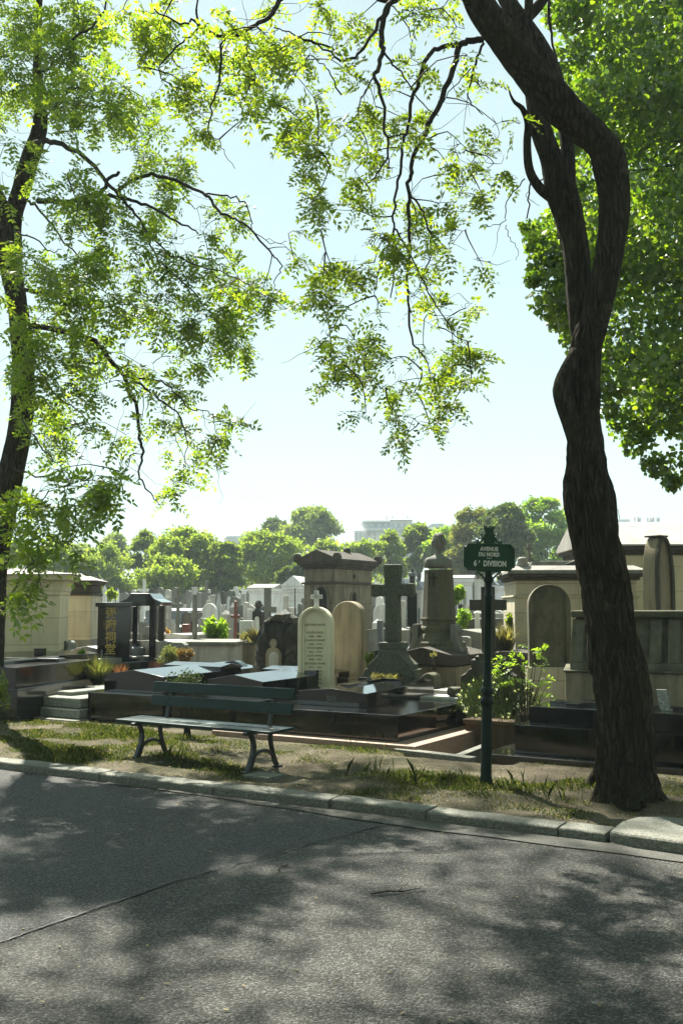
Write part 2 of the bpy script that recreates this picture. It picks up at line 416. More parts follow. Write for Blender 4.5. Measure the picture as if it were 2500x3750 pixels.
# gutter strip along the right part of the kerb
b = MB()
NG = 40; vs = []; 
for i in range(NG+1):
    a = -2.6+i*(9.6/NG)
    wd = .08+.20*min(1, max(0, (a+1.6)/2.2)) + .015*math.sin(a*7.1)+.01*math.sin(a*19)
    vs += [W(a, -wd, .008), W(a, .02, .008)]
b.add(vs, [(2*i, 2*i+2, 2*i+3, 2*i+1) for i in range(NG)])
tag(b.build('gutter', M['gutter'], fix=False), kind='structure')
b = MB(); q = [gnd(-60,3475), gnd(300,3352), gnd(660,3225), gnd(1040,3115), gnd(1400,3024), W(.2,-.36), W(-2.6,-.1), W(-30,-.02), W(-30,-5)]
b.add([(x.x,x.y,.004) for x in q], [tuple(range(len(q)))])
tag(b.build('road_patch', M['asphalt_blue'], fix=False), kind='structure')
# the repair seam: a thin ragged raised tar joint across the road
def jag(p0, p1, n, amp, seed):
    rr = random.Random(seed); q = []
    off = 0
    for i in range(n+1):
        off = off*.75+rr.uniform(-amp, amp)
        x = p0.lerp(p1, i/n); d = (p1-p0).normalized(); q.append(x+Vector((-d.y, d.x, 0))*off)
    return q
def crack(name, p0, p1, n, amp, wd, seed, mat):
    q = jag(p0, p1, n, amp, seed); rr = random.Random(seed+1); vs = []
    for i, x in enumerate(q):
        d = (q[min(i+1, n)]-q[max(i-1, 0)]).normalized(); nn = Vector((-d.y, d.x, 0)); ww = wd*rr.uniform(.4, 1.3)
        vs += [x+nn*ww+Vector((0,0,.009)), x-nn*ww+Vector((0,0,.009))]
    m = MB(); m.add(vs, [(2*i, 2*i+1, 2*i+3, 2*i+2) for i in range(n)])
    return tag(m.build(name, mat, fix=False), kind='structure')
M['tar'] = NT('tar_joint').bsdf((.018,.018,.018), .6)
crack('road_seam', gnd(-60,3475), gnd(660,3225), 60, .008, .0045, 3, M['tar'])
crack('road_seam', gnd(660,3225), gnd(1420,3018), 70, .010, .0045, 4, M['tar'])
crack('road_crack', gnd(280,3155), gnd(660,3200), 40, .012, .005, 5, M['tar'])
crack('road_crack', gnd(1380,3283), gnd(1560,3262), 20, .008, .007, 6, M['tar'])
crack('road_crack', gnd(1700,3050), gnd(2080,3065), 24, .008, .005, 8, M['tar'])

# verge and burial ground: one sheet in avenue coordinates
def h_ground(a, t):
    z = GZ
    if t < 2.4:
        z += .018*math.sin(a*2.3+t*1.7)+.012*math.sin(a*5.1-t*3.9)+.008*math.sin(a*11+2)*math.cos(t*9)
        z *= 1.0
        if t < .5: z = GZ-.015+(z-GZ+.015)*max(0, (t-.2)/.3)
    if a > 2.0 and t < 1.05: z = GZ-.04
    if -.75 < a < .52 and t > 2.45 and t < 6.5:
        k = min(1, (a+.75)/.05, (.52-a)/.05, (t-2.45)/.05, (6.5-t)/.5); z -= .26*k
    return z
al = [-120,-60,-30,-20,-14,-11]+[x*.09-9 for x in range(160)]+[5.6,6.2,7,8,10,14,20,30,60,120]
tl = [.19+.07*i for i in range(36)]+[2.76+.12*i for i in range(34)]+[7,7.5,8,9,10,12,14,17,20,25,30,40,55,75,100,150,250,400]
vs = [tuple(W(a, t, h_ground(a, t))) for t in tl for a in al]; na = len(al)
m = MB(); m.add(vs, [(j*na+i, j*na+i+1, (j+1)*na+i+1, (j+1)*na+i) for j in range(len(tl)-1) for i in range(na-1)])
vg = m.build('verge', M['verge'], fix=False, smooth=True)
tag(vg, kind='structure')

# kerb stones
joints = [-30,-24,-18,-13,-10,-8.2,-6.6,-5.55,-4.2,-2.75,-1.35,-.12,.78,1.86,2.22]
kh = .078
for i in range(len(joints)-1):
    a0, a1 = joints[i], joints[i+1]; L = a1-a0
    wdt = .22 if a1 < 1.9 else .24
    m = MB(); n = max(2, int(L/.12)); rr = random.Random(i)
    prof = [(0,-.1),(0,kh-.012),(.012,kh),(wdt-.012,kh+.004),(wdt,kh-.01),(wdt,-.1)]
    vs = []
    for k in range(n+1):
        x = .006+(L-.012)*k/n; jz = rr.uniform(-.004,.004); jy = rr.uniform(-.005,.005)
        vs += [(x, y+(jy if y < .1 else 0), z+(jz if z > 0 else 0)) for y, z in prof]
    q = len(prof)
    m.add(vs, [(k*q+j, (k+1)*q+j, (k+1)*q+(j+1)%q, k*q+(j+1)%q) for k in range(n) for j in range(q)]+[tuple(range(q)), tuple(range(n*q+q-1, n*q-1, -1))])
    o = m.build('kerb', M['kerb'], loc=W(a0, rr.uniform(-.012,.012), rr.uniform(-.008,.006)), rz=-A+rr.uniform(-.004,.004), bevel=.006)
    tag(o, kind='structure')
# the broad rounded corner slab on the right
out2 = [W(a,t_) for a,t_ in ((2.235,.02),(2.4,-.04),(2.9,-.09),(6,-.25),(6,.9),(2.45,.72),(2.28,.6),(2.22,.4))]
m = MB(); m.prismz([(x.x, x.y) for x in out2], -.1, .092)
tag(m.build('kerb', M['kerb'], bevel=.03, seg=3), kind='structure')
# low stone edging between verge and graves
def strip(px0, py0, px1, py1, wdt, h, mat, z=GZ):
    p0, p1 = gnd(px0,py0,z), gnd(px1,py1,z); L = (p1-p0).length
    m = MB(); m.box(0, L, 0, wdt, -.3, h)
    d = p1-p0; o = m.build('grave_edging', mat, loc=(p0.x,p0.y,z), rz=math.atan2(d.y,d.x), bevel=.008); tag(o, kind='structure')
strip(1440,2752,1720,2786, .13, .03, M['kerb'])
strip(1690,2775,1790,2735, .10, .025, M['kerb'])
# ================================================================ graves in the first row
def roofed(m, x0, x1, y0, y1, z0, ze, zr, hip=0.0, zb=0.0):
    """slab with a shallow gable roof along y; zb lifts the back"""
    xm = (x0+x1)/2
    m.add([(x0,y0,z0),(x1,y0,z0),(x1,y1,z0),(x0,y1,z0),(x0,y0,ze),(x1,y0,ze),(x1,y1,ze+zb),(x0,y1,ze+zb),(xm,y0+hip,zr),(xm,y1-hip,zr+zb)],
          [(0,3,2,1),(0,1,5,8,4) if hip==0 else (0,1,5,4),(1,2,6,5),(2,3,7,9,6) if hip==0 else (2,3,7,6),(3,0,4,7),(5,6,9,8),(7,4,8,9)]+([] if hip==0 else [(4,5,8),(6,7,9)]))
    return m
def relief_cross(m, xm, y0, y1, z, wst, arm, ya, h, slope=0.0):
    def zz(y): return z+slope*(y-y0)
    for (xa, xb, ya0, ya1) in ((xm-wst/2, xm+wst/2, y0, y1), (xm-arm/2, xm-wst/2, ya, ya+wst), (xm+wst/2, xm+arm/2, ya, ya+wst)):
        m.add([(xa,ya0,zz(ya0)-.05),(xb,ya0,zz(ya0)-.05),(xb,ya1,zz(ya1)-.05),(xa,ya1,zz(ya1)-.05),(xa,ya0,zz(ya0)+h),(xb,ya0,zz(ya0)+h),(xb,ya1,zz(ya1)+h),(xa,ya1,zz(ya1)+h)],
              [(0,3,2,1),(4,5,6,7),(0,1,5,4),(1,2,6,5),(2,3,7,6),(3,0,4,7)])
    return m

# T1: the big two-tier black tomb right of the bench
p = gnd(1457, 2718, .15)
t = thing('tomb', 'wide polished black two-tier tomb right of the bench, flat cross on its ridge', 'tomb', (p.x,p.y,0))
LW = 2.42
MB().box(-LW-.10, .33, -.22, 2.8, -.2, .15).build('plinth', M['pink'], t, .008)
MB().box(-LW, 0, 0, 2.5, .15, .45).build('lower_slab', M['black'], t, .006)
m = MB(); roofed(m, -LW/2-.5, -LW/2+.5, .52, 2.42, .45, .625, .67, 0, .05)
m.build('upper_slab', M['black'], t, .005)
m = MB(); relief_cross(m, -LW/2, .85, 2.3, .665, .14, .66, 1.75, .035, .025)
m.build('cross_relief', M['black'], t, .004)
m = MB()
for k in range(4): m.box(-LW/2-.06+k*.035, -LW/2-.045+k*.035, .514, .525, .49+.008*(k%2), .60-.008*(k%2))
m.box(-LW/2-.075, -LW/2+.075, .515, .525, .53, .537); m.box(-LW/2-.075, -LW/2+.075, .515, .525, .56, .567)
m.build('monogram', M['concrete'], t)

def cross_tomb(px, py, z, label, low, wu, eave, ridge, L, xoff, yoff):
    p = gnd(px, py, z)
    t = thing('tomb', label, 'tomb', (p.x,p.y,0))
    MB().box(low[0], low[1], 0, L+.3, z-.06, .48).build('lower_slab', M['black'], t, .006)
    m = MB(); x1 = xoff; x0 = xoff-wu; xm = (x0+x1)/2
    roofed(m, x0, x1, yoff, yoff+L, .48, eave, ridge, 0, .02)
    m.build('upper_slab', M['black'], t, .004)
    # transverse gable making the cross
    m = MB(); ya = yoff+L*.56; yb = yoff+L*.78; ym = (ya+yb)/2
    za = ridge+.014
    m.add([(x0-.004,ya,eave-.02),(x1+.004,ya,eave-.02),(x1+.004,yb,eave-.02),(x0-.004,yb,eave-.02),
           (x0-.004,ya,za-.02),(x1+.004,ya,za-.02),(x1+.004,yb,za-.02),(x0-.004,yb,za-.02),(x0-.004,ym,za+.02),(x1+.004,ym,za+.02)],
          [(0,3,2,1),(0,1,5,4),(2,3,7,6),(1,2,6,9,5),(3,0,4,8,7),(4,5,9,8),(6,7,8,9)])
    m.build('cross_arm', M['black'], t, .004)
    return t, xm
t3, xm3 = cross_tomb(893, 2660, .15, 'black tomb behind the middle of the bench with a cross-shaped roof, nearest the cream headstone', (-1.35,.18), .95, .69, .77, 2.35, 0, .42)
t2, xm2 = cross_tomb(600, 2655, .10, 'black cross-roofed tomb behind the left end of the bench, left of the other cross-roofed tombs', (-1.42,-.02), 1.12, .715, .795, 2.3, -.26, .28)
text('lettering', 'JACQUES\nPICKL', .05, M['concrete'], t2, (-.258, .72, .60), (math.pi/2,0,math.pi/2), .001)
# curved black headstone at the back of T2
p = at(832, 2440, 16.0)
t = thing('headstone', 'low black headstone with swan-neck curved top behind the cross-roofed tombs', 'headstone', (p.x,p.y,GZ))
w_ = .40; q = [(-w_,0),(w_,0),(w_,.60)]
for i in range(13):
    s = i/12; x = w_-.8*s; q.append((x, .60+.155*math.sin(min(1,(s)*2.6)*math.pi/2) if s<.35 else .62+.135*(.5+.5*math.cos((s-.35)/.65*math.pi))))
MB().prism(q, 0, .16).build('slab', M['black'], t, .008)

# T0: the far left black tomb with large bevelled cross
p = at(58, 2530, 14.3)
t = thing('tomb', 'tall black tomb at the left edge, broad raised cross lying on its bright top', 'tomb', (p.x,p.y,0), R(-15))
MB().box(-1.25, .0, .0, 2.2, .54, .83).build('upper_slab', M['black_mat'], t, .006)
MB().box(-1.4, .12, -.14, 2.4, .0, .54).build('lower_slab', M['black_mat'], t, .008)
m = MB(); relief_cross(m, -.62, .12, 2.05, .83, .2, .98, 1.35, .06); m.build('cross_relief', M['black_mat'], t, .02)
# its neighbour further left
p = at(-60, 2420, 16.6)
t = thing('tomb', 'white-shining low tomb top at the very left edge, mostly hidden by the tree trunk', 'tomb', (p.x,p.y,0), R(-34))
m = MB(); roofed(m, -.5, .55, 0, 2.0, GZ, .86, .93); m.build('slab', M['black_mat'], t, .006)
MB().box(-.7,.7,-.2,2.2,GZ-.1,.35).build('base', M['black_mat'], t, .006)
# T05: rough light granite stepped tomb
p = gnd(268, 2628, .12)
t = thing('tomb', 'low rough pale granite tomb in two steps, between the left black tombs', 'tomb', (p.x,p.y,0))
def rough_slab(x0,x1,y0,y1,z0,z1): return MB().box(x0,x1,y0,y1,z0,z1)
rough_slab(-1.32,.2,-.16,2.1,.04,.10).build('plinth', M['kerb'], t, .012)
rough_slab(-1.12,.12,.0,2.0,.10,.235).build('lower_slab', M['rough_grey'], t, .02,3)
rough_slab(-1.05,.06,.07,1.92,.235,.385).build('upper_slab', M['rough_grey'], t, .025,3)
m = MB(); relief_cross(m, -.5, .3, 1.85, .385, .3, .9, 1.2, .06); m.build('cross_relief', M['rough_grey'], t, .02, 3)

# T4: black tomb right, lying along the avenue
p = gnd(1884, 2758, .14)
t = thing('tomb', 'long black two-tier tomb behind the leaning tree trunk, small cross on its left end', 'tomb', (p.x,p.y,0))
MB().box(-.3, 2.9, -.2, 1.35, .0, .14).build('plinth', M['black_mat'], t, .006)
MB().box(0, 2.6, 0, 1.15, .14, .44).build('lower_slab', M['black'], t, .006)
MB().box(.12, 2.45, .12, 1.03, .44, .63).build('upper_slab', M['black'], t, .006)
m = MB()
for x0,x1,y0,y1 in ((.22,2.0,.50,.64),(.48,.62,.26,.50),(.48,.62,.64,.9)): m.box(x0,x1,y0,y1,.62,.665)
m.build('cross_relief', M['black'], t, .004)
p = W(*AT(gnd(2440,2604,.63)), .632)
t = thing('memorial_plaque', 'small tilted grey plaque standing on the black tomb right of the trunk', 'plaque', (p.x,p.y,.632), R(-20))
m = MB(); m.box(-.055,.055,-.02,.02,0,.02); m.build('foot', M['grey'], t, .003)
m = MB(); m.add([(-.07,0,.02),(.035,0,.02),(.0,.05,.21),(-.10,.05,.21),(-.07,.03,.02),(.035,.03,.02),(.0,.08,.21),(-.10,.08,.21)],[(0,1,2,3),(7,6,5,4),(0,4,5,1),(1,5,6,2),(2,6,7,3),(3,7,4,0)])
m.build('tablet', M['grey'], t, .003)

# low tomb with gold letters in front of the black ancestral tomb
p = at(375, 2455, 18.2)
t = thing('tomb', 'low grey-brown tomb with flat cross and gold lettering in front of the Chinese tomb', 'tomb', (p.x,p.y,0))
MB().box(-.9,.25,-.2,2.5,-.05,.22).build('plinth', M['concrete'], t, .008)
MB().box(-.75,.05,0,2.2,.22,.66).build('slab', M['black_mat'], t, .008)
m = MB(); relief_cross(m, -.35, .1, 2.1, .66, .2, .7, 1.4, .07); m.build('cross_relief', M['grey'], t, .006)
m = MB()
for i in range(3):
    for j in range(9): m.box(.0515,.054, 1.5+.06*j, 1.535+.06*j+.01*(j%3), .57-.07*i, .60-.07*i)
m.build('gold_inscription', M['gold'], t)['kind'] = 'stuff'

# ================================================================ Chinese black tomb
p = at(415, 2390, 19.0)
t = thing('ancestral_tomb', 'tall polished black slab and pagoda-roofed canopy lettered in gold Chinese characters', 'tomb', (p.x,p.y,GZ), R(-3))
pxm = 19.0/FPX
slabw = .66
MB().box(-.31,.31,0,.2,0,1.60).build('stele', M['black'], t, .006)
MB().box(-.35,.36,-.05,.25,1.60,1.685).build('stele_cap', M['black'], t, .01)
for ch, zz in zip('張府祠堂', (1.475,1.245,1.015,.79)):
    text('character', ch, .225, M['gold'], t, (-.055, -.006, zz), (math.pi/2,0,0), .003, .003)
text('lettering', '一\n九\n八', .05, M['gold'], t, (-.185, -.005, 1.28), (math.pi/2,0,0), .002)
m = MB()
m.prism([(x+.06,z) for x,z in [(-.02,1.62),(.74,1.62),(.78,1.69),(.62,1.76),(.54,1.86),(.18,1.86),(.10,1.76),(-.06,1.69)]], .3, 1.3)
m.build('pagoda_roof', M['black'], t, .008)
for x in (.66, .12):
    for y in (.42, 1.12):
        MB().cbox(x, y, 0, .13, .15, 1.62).build('column', M['black'], t, .006)
MB().box(-.3,.85,.3,1.5,0,.1).build('base', M['black'], t, .008)
MB().box(.311,.42,.05,.35,0,.62).build('side_block', M['black'], t, .006)
p = at(556, 2420, 18.3)
t = thing('stone_block', 'small red granite block beside the right column of the Chinese tomb', 'block', (p.x,p.y,GZ))
m = MB(); m.cbox(0,.1,0,.12,.2,.62); m.build('block', M['red'], t, .006)
MB().cbox(0,.1,.62,.15,.24,.05).build('cap', M['black'], t, .01)

# ================================================================ headstones in the second row
def label_lines(t, lines, x, y, ztop, dz, size, mat):
    o = text('inscription', '\n'.join(lines), size, mat, t, (x, y, ztop-dz*(len(lines)-1)/2), (math.pi/2,0,0), .0015)
    o.data.space_line = dz/size
# H1 cream arch with cross
D1 = 14.6; p = at(1150, 2500, D1)
t = thing('headstone', 'new cream round-arched headstone with small white cross on top', 'headstone', (p.x,p.y,GZ), R(-14))
s1 = D1/FPX
hh = EYE+(2220-2223)*s1-GZ; wd = 125*s1
MB().box(-wd*.58,wd*.58,-.06,.34,-.1,.30).build('base', M['cream'], t, .015)
pts = arch(wd, hh-.30, z0=.30)
inn = arch(wd*.68, hh-.30-wd*.19, z0=.36)
MB().prism(pts, .05, .22).build('slab', M['cream'], t, .012)
m = MB()  # raised border ring in front, with moulded inner step
def ring(m, o, i, y0, y1):
    n = len(o)
    m.add([(x,y0,z) for x,z in o]+[(x,y0,z) for x,z in i]+[(x,y1,z) for x,z in o]+[(x,y1,z) for x,z in i],
          [(k,(k+1)%n,n+(k+1)%n,n+k) for k in range(n)]+[(2*n+k,3*n+k,3*n+(k+1)%n,2*n+(k+1)%n) for k in range(n)]+
          [(k,2*n+k,2*n+(k+1)%n,(k+1)%n) for k in range(n)]+[(n+k,n+(k+1)%n,3*n+(k+1)%n,3*n+k) for k in range(n)])
ring(m, arch(wd, hh-.30, z0=.301), arch(wd*.76, hh-.30-wd*.14, z0=.33), .0, .049)
m.build('arch_border', M['cream'], t, .012)
m = MB(); ring(m, arch(wd*.76, hh-.30-wd*.14, z0=.331), arch(wd*.62, hh-.30-wd*.25, z0=.37), .024, .048); m.build('arch_moulding', M['cream'], t, .006)
cw = 42*s1; ch_ = 62*s1
m = MB(); m.cbox(0,.12,hh-.01,cw*.34,.07,ch_); m.cbox(0,.12,hh+ch_*.48,cw,.07,cw*.34); m.build('cross', M['white'], t, .004)
label_lines(t, ['ANTOINE HAMEL','','LOUIS HAMEL','1868 - 1883','CHARLES HAMEL','1836 - 1910','LÉON HAMEL','1861 - 1915','RENÉ HAMEL','1898 - 1932','GEORGES HAMEL','1874 - 1937','JEAN HAMEL','1901 - 1974','JESS HAMEL','1904 - 1986'], 0, .046, hh-.26, .056, .042, M['carve'])
# H2 brown arch
D2 = 15.4; p = at(1268, 2480, D2); s2 = D2/FPX; wd = 118*s2; hh = EYE+(2220-2202)*s2-GZ
t = thing('headstone', 'worn brown round-arched headstone right beside the cream one', 'headstone', (p.x,p.y,GZ), R(-24))
MB().box(-wd*.52,wd*.52,-.05,.3,-.1,.42).build('base', M['tan'], t, .012)
MB().prism(arch(wd, hh-.42, z0=.42), .0, .24).build('slab', M['tan'], t, .02, 3)
MB().box(-wd*.54,wd*.54,-.03,.27,.42,.53).build('moulding', M['tan'], t, .02, 3)
# rough dark rock with niche
D3 = 17.5; p = at(1008, 2435, D3); s3 = D3/FPX
t = thing('rock_monument', 'blackened rugged rock monument with pale keyhole niche and broken boulders on top', 'monument', (p.x,p.y,GZ), R(-20))
def lumpy(outline, y0, y1, seed, amp=.03, nx=1):
    """rugged slab: outline subdivided, displaced front and back"""
    rr = random.Random(seed); pts = []
    n = len(outline)
    for i in range(n):
        a, b_ = outline[i], outline[(i+1)%n]
        k = max(1, int(math.hypot(b_[0]-a[0], b_[1]-a[1])/.08))
        for j in range(k): pts.append((a[0]+(b_[0]-a[0])*j/k+rr.uniform(-amp,amp)*.6, a[1]+(b_[1]-a[1])*j/k+rr.uniform(-amp,amp)*.6))
    cx = sum(q[0] for q in pts)/len(pts); cz = sum(q[1] for q in pts)/len(pts); n = len(pts)
    vs = []; fs = []
    layers = [(1,y0+.06),(1.03,(y0*.7+y1*.3)),(1.0,y1-.03)]
    for sc_, yy in layers: vs += [(cx+(x-cx)*sc_+rr.uniform(-amp,amp)*.5, yy+rr.uniform(-amp,amp), cz+(z-cz)*sc_) for x,z in pts]
    for L in range(2): fs += [(L*n+k, (L+1)*n+k, (L+1)*n+(k+1)%n, L*n+(k+1)%n) for k in range(n)]
    # front and back caps with inner rings
    for yy, base, sg in ((y0,0,1),(y1,2*n,-1)):
        prev = list(range(base, base+n))
        for sc_ in (.8,.5,.22):
            st = len(vs); vs += [(cx+(x-cx)*sc_, yy+rr.uniform(-amp,amp)*.8, cz+(z-cz)*sc_) for x,z in pts]
            cur = list(range(st, st+n)); fs += [(prev[k],prev[(k+1)%n],cur[(k+1)%n],cur[k]) for k in range(n)]; prev = cur
        fs.append(tuple(prev))
    m = MB(); m.add(vs, fs); return m
def ox(px): return (px-1008)*s3/.94
def oz(py): return EYE+(2220-py)*s3-GZ
lumpy([(ox(928),0),(ox(1084),0),(ox(1082),oz(2300)),(ox(1070),oz(2285)),(ox(1046),oz(2290)),(ox(1040),oz(2278)),(ox(958),oz(2277)),(ox(940),oz(2320)),(ox(928),oz(2340))], 0, .5, 5, .03).build('rock', M['sootstone'], t, smooth=False)
lumpy([(ox(975),oz(2276)),(ox(1036),oz(2276)),(ox(1034),oz(2250)),(ox(1000),oz(2247)),(ox(985),oz(2262))], .05,.4, 6, .015).build('boulder', M['darkstone'], t)
lumpy([(ox(1040),oz(2287)),(ox(1072),oz(2285)),(ox(1066),oz(2262)),(ox(1052),oz(2253)),(ox(1044),oz(2270))], .1,.35, 8, .012).build('boulder', M['darkstone'], t)
lumpy([(ox(970),oz(2276)),(ox(984),oz(2276)),(ox(992),oz(2258)),(ox(978),oz(2264))], .0,.3, 9, .012).build('boulder', M['pale'], t)
m = MB(); c_ = ox(1003); a_ = arch(60*s3, oz(2368), x0=c_)
m.prism(a_, -.055, .1)
hd = [(c_+14*s3*math.cos(k*math.pi/9), oz(2354)+16*s3*math.sin(k*math.pi/9)) for k in range(18)]
m.prism(hd, -.052, .1); m.build('niche_figure', M['tan'], t, .01)
m = MB(); m.prism(arch(38*s3, oz(2385), x0=c_+4*s3), -.07,-.03); m.build('niche_panel', M['pale'], t, .01)

# ================================================================ granite cross
def flared_cross(t, s, H, wst, arm_half, arm_h, arm_z, dep, mat, bev=.012, z0=0.0, flare=.12):
    """cross with slightly flaring arms; heights above z0"""
    a = wst/2; f = flare*wst
    m = MB()
    q = [(-a*1.06,z0),(a*1.06,z0),(a*.94,arm_z),(arm_half,arm_z-f),(arm_half,arm_z+arm_h+f*.6),(a,arm_z+arm_h),(a*1.22,H),(-a*1.22,H),(-a,arm_z+arm_h),(-arm_half,arm_z+arm_h+f*.6),(-arm_half,arm_z-f),(-a*.94,arm_z)]
    m.prism(q, -dep/2, dep/2)
    return m.build('cross', mat, t, bev, 2)
D4 = 14.6; s4 = D4/FPX; p = at(1440, 2490, D4)
t = thing('stone_cross', 'big green-grey granite cross with flared arms on a stepped shoulder base', 'cross', (p.x,p.y,GZ), R(-22))
Z = lambda py: EYE+(2220-py)*s4-GZ
flared_cross(t, s4, Z(2068), 52*s4, 80*s4, 40*s4, Z(2181), .20, M['greengranite'], .03, Z(2350))
MB().cbox(0,0,Z(2376),86*s4,.36,26*s4).build('collar', M['greengranite'], t, .02)
m = MB(); zz = Z(2376); q = []
for i in range(9):
    k = i/8; q.append((-(38+42*(1-math.cos(k*math.pi/2)))*s4, zz-(zz-Z(2430))*k))
q = [(-38*s4,zz)]+q[1:]
left = q+[(-82*s4,Z(2445)),(-92*s4,Z(2446)),(-104*s4,Z(2476)),(-112*s4,Z(2480)),(-112*s4,-.1)]
right = [(-x,z) for x,z in left][::-1]
m.prism(left+right, -.2,.2); m.build('shoulder_base', M['greengranite'], t, .012)
# dry planter in front of it
p = at(1404, 2492, 13.9); 
t = thing('planter', 'pale stone trough of dry grass at the foot of the granite cross', 'planter', (p.x,p.y,GZ+.05), R(-22))
s_ = 13.9/FPX
MB().box(-58*s_,60*s_,-.1,.16,0,.55,-.015).build('trough', M['cream'], t, .01)
rg = np.random.default_rng(3); n = 160
def blades(name, base, n_h, mat, parent, wid=.006, lean=.5, hvar=.4, rg=rg):
    N = len(base); hgt = n_h*(1-hvar+2*hvar*rg.random(N)); an = rg.random(N)*2*np.pi
    d = np.stack([np.cos(an), np.sin(an), np.zeros(N)], 1); ln = (rg.random(N)*lean)[:, None]*hgt[:, None]
    side = np.stack([-np.sin(an+rg.normal(0,.6,N)), np.cos(an), np.zeros(N)], 1)*wid
    up = np.zeros((N,3)); up[:,2] = hgt
    mid = base+d*ln*.3+up*.55; tip = base+d*ln+up*(1-.25*(ln/hgt[:,None]))
    v = np.stack([base-side, base+side, mid+side*.7, tip, mid-side*.7], 1)
    return np_mesh(name, v, 5, mat, parent)
bs = np.stack([rg.uniform(-55*s_,57*s_,n), rg.uniform(-.08,.14,n), np.full(n,.5)],1)
blades('dry_grass', bs, .14, M['straw'], t, .004, 1.2)

# ================================================================ bust monument
D5 = 15.4; s5 = D5/FPX; p = at(1600, 2500, D5)
t = thing('bust_monument', 'tall tapering stone pedestal carrying a carved portrait bust, on a slab tomb', 'monument', (p.x,p.y,GZ), R(-27))
Z = lambda py: EYE+(2220-py)*s5-GZ
MB().cbox(.02,.15,-.1,230*s5,1.3,Z(2430)+.1).build('tomb_body', M['tan'], t, .015)
m = MB(); zz = Z(2425); x0, x1 = -130*s5, 130*s5
m.add([(x0,-.62,zz),(x1,-.62,zz),(x1,.9,zz),(x0,.9,zz),(x0,-.62,zz+.14),(x1,-.62,zz+.14),(x1,.9,zz+.14),(x0,.9,zz+.14),(0,-.62,zz+.26),(0,.9,zz+.26)],
      [(0,3,2,1),(0,1,5,8,4),(1,2,6,5),(2,3,7,9,6),(3,0,4,7),(5,6,9,8),(7,4,8,9)])
m.build('gabled_slab', M['soot'], t, .015)
sq = R(45)
m = MB()
hb = Z(2375)
prof = [(98,2385),(98,2372),(92,2366),(92,2352),(84,2346),(72,2322),(66,2318),(70,2306),(70,2297),(60,2290),(58,2275),(66,2270),(66,2262)]
m.lathe([(w_*s5*1.05, Z(y)) for w_, y in prof], 8, 0,.1, rot=R(22.5)); m.build('moulded_base', M['mossy'], t, .012)
for sx in (-1, 1):
    m = MB(); zt, zb = Z(2285), Z(2385)
    q = [(62*s5,zb),(104*s5,zb),(104*s5,zb+.04),(96*s5,zb+.07),(88*s5,zb+.17),(84*s5,zb+.26),(92*s5,zb+.31),(86*s5,zt-.03),(80*s5,zt),(62*s5,zt)]
    q = [(sx*x,z) for x,z in q]
    m.prism(q if sx>0 else q[::-1], -.12, .10); m.build('scroll_bracket', M['concrete'], t, .01)
m = MB(); m.lathe([(62*s5,Z(2266)),(58*s5,Z(2200)),(53*s5,Z(2095)),(55*s5,Z(2088))], 8, 0,.1, rot=R(22.5)); m.build('shaft', M['shaftstone'], t, .012)
m = MB(); m.box(-.012,.012,-.135,-.09,Z(2150),Z(2098)); m.box(-.06,.06,-.134,-.09,Z(2122),Z(2115)); m.build('carved_cross', M['soot'], t)
# bust: block shoulders, neck, head with curly hair turned to the right
import bmesh
def head_mesh():
    bm = bmesh.new(); bmesh.ops.create_icosphere(bm, subdivisions=4, radius=1)
    from mathutils import noise as mn
    for v in bm.verts:
        c = v.co.copy(); x, y, z = c
        r = Vector((x*.098, y*.08, z*.128))
        if z < -.25: r.x *= 1-.18*(-z-.25); r.y *= 1-.3*(-z-.25)
        face = max(0, x-.25)
        # nose, brow, chin on +x
        r.x += .030*math.exp(-((y)/.16)**2-((z+.08)/.2)**2)*(1 if x > .3 else 0)
        r.x += .012*math.exp(-((z-.22)/.1)**2)*(1 if x > .5 else 0)
        r.x += .014*math.exp(-((z+.75)/.16)**2-(y/.3)**2)*(1 if x > .1 else 0)
        r.x -= .010*math.exp(-((z-.05)/.09)**2-((abs(y)-.36)/.14)**2)*(1 if x > .4 else 0)
        r.x += .006*math.exp(-((z+.42)/.06)**2-(y/.25)**2)*(1 if x > .4 else 0)
        hair = 1 if (x < .28 or z > .62) and z > -.6 else 0
        if hair:
            k = .012+.016*mn.noise(c*4.2)+.009*mn.noise(c*9)
            r += c*k
        # ears
        r.y += math.copysign(.014,y)*math.exp(-((x-.02)/.12)**2-((z+.05)/.2)**2)*(1 if abs(y) > .75 else 0)
        v.co = r
    return bm
bm = head_mesh()
hz = Z(1957)-.125
hrot = Matrix.Rotation(R(-8), 4, 'Z')
for v in bm.verts: v.co = hrot @ (v.co*1.1) + Vector((.012, .1, hz))
# neck and chest, lofted rings
rings = [(hz-.06,.055,.058),(hz-.13,.052,.055),(hz-.165,.054,.058),(hz-.195,.075,.07),(hz-.222,.14,.10),(hz-.245,.195,.13),(hz-.275,.22,.15),(hz-.33,.222,.155),(Z(2080),.222,.15)]
prev = None; n = 24
for z_, rx, ry in rings:
    cur = []
    for k in range(n):
        a = 2*math.pi*k/n; pw = .5 if rx > .15 else 1
        ca, sa = math.cos(a), math.sin(a)
        cur.append(bm.verts.new((rx*math.copysign(abs(ca)**pw,ca)*.92, .1+ry*math.copysign(abs(sa)**pw,sa), z_)))
    if prev:
        for k in range(n): bm.faces.new((prev[k],prev[(k+1)%n],cur[(k+1)%n],cur[k]))
    prev = cur
bm.faces.new(prev)
bmesh.ops.recalc_face_normals(bm, faces=bm.faces)
me = bpy.data.meshes.new('bust'); bm.to_mesh(me); bm.free(); me.materials.append(M['concrete'])
for q_ in me.polygons: q_.use_smooth = True
bo = bpy.data.objects.new('bust', me); COL.objects.link(bo); bo.parent = t
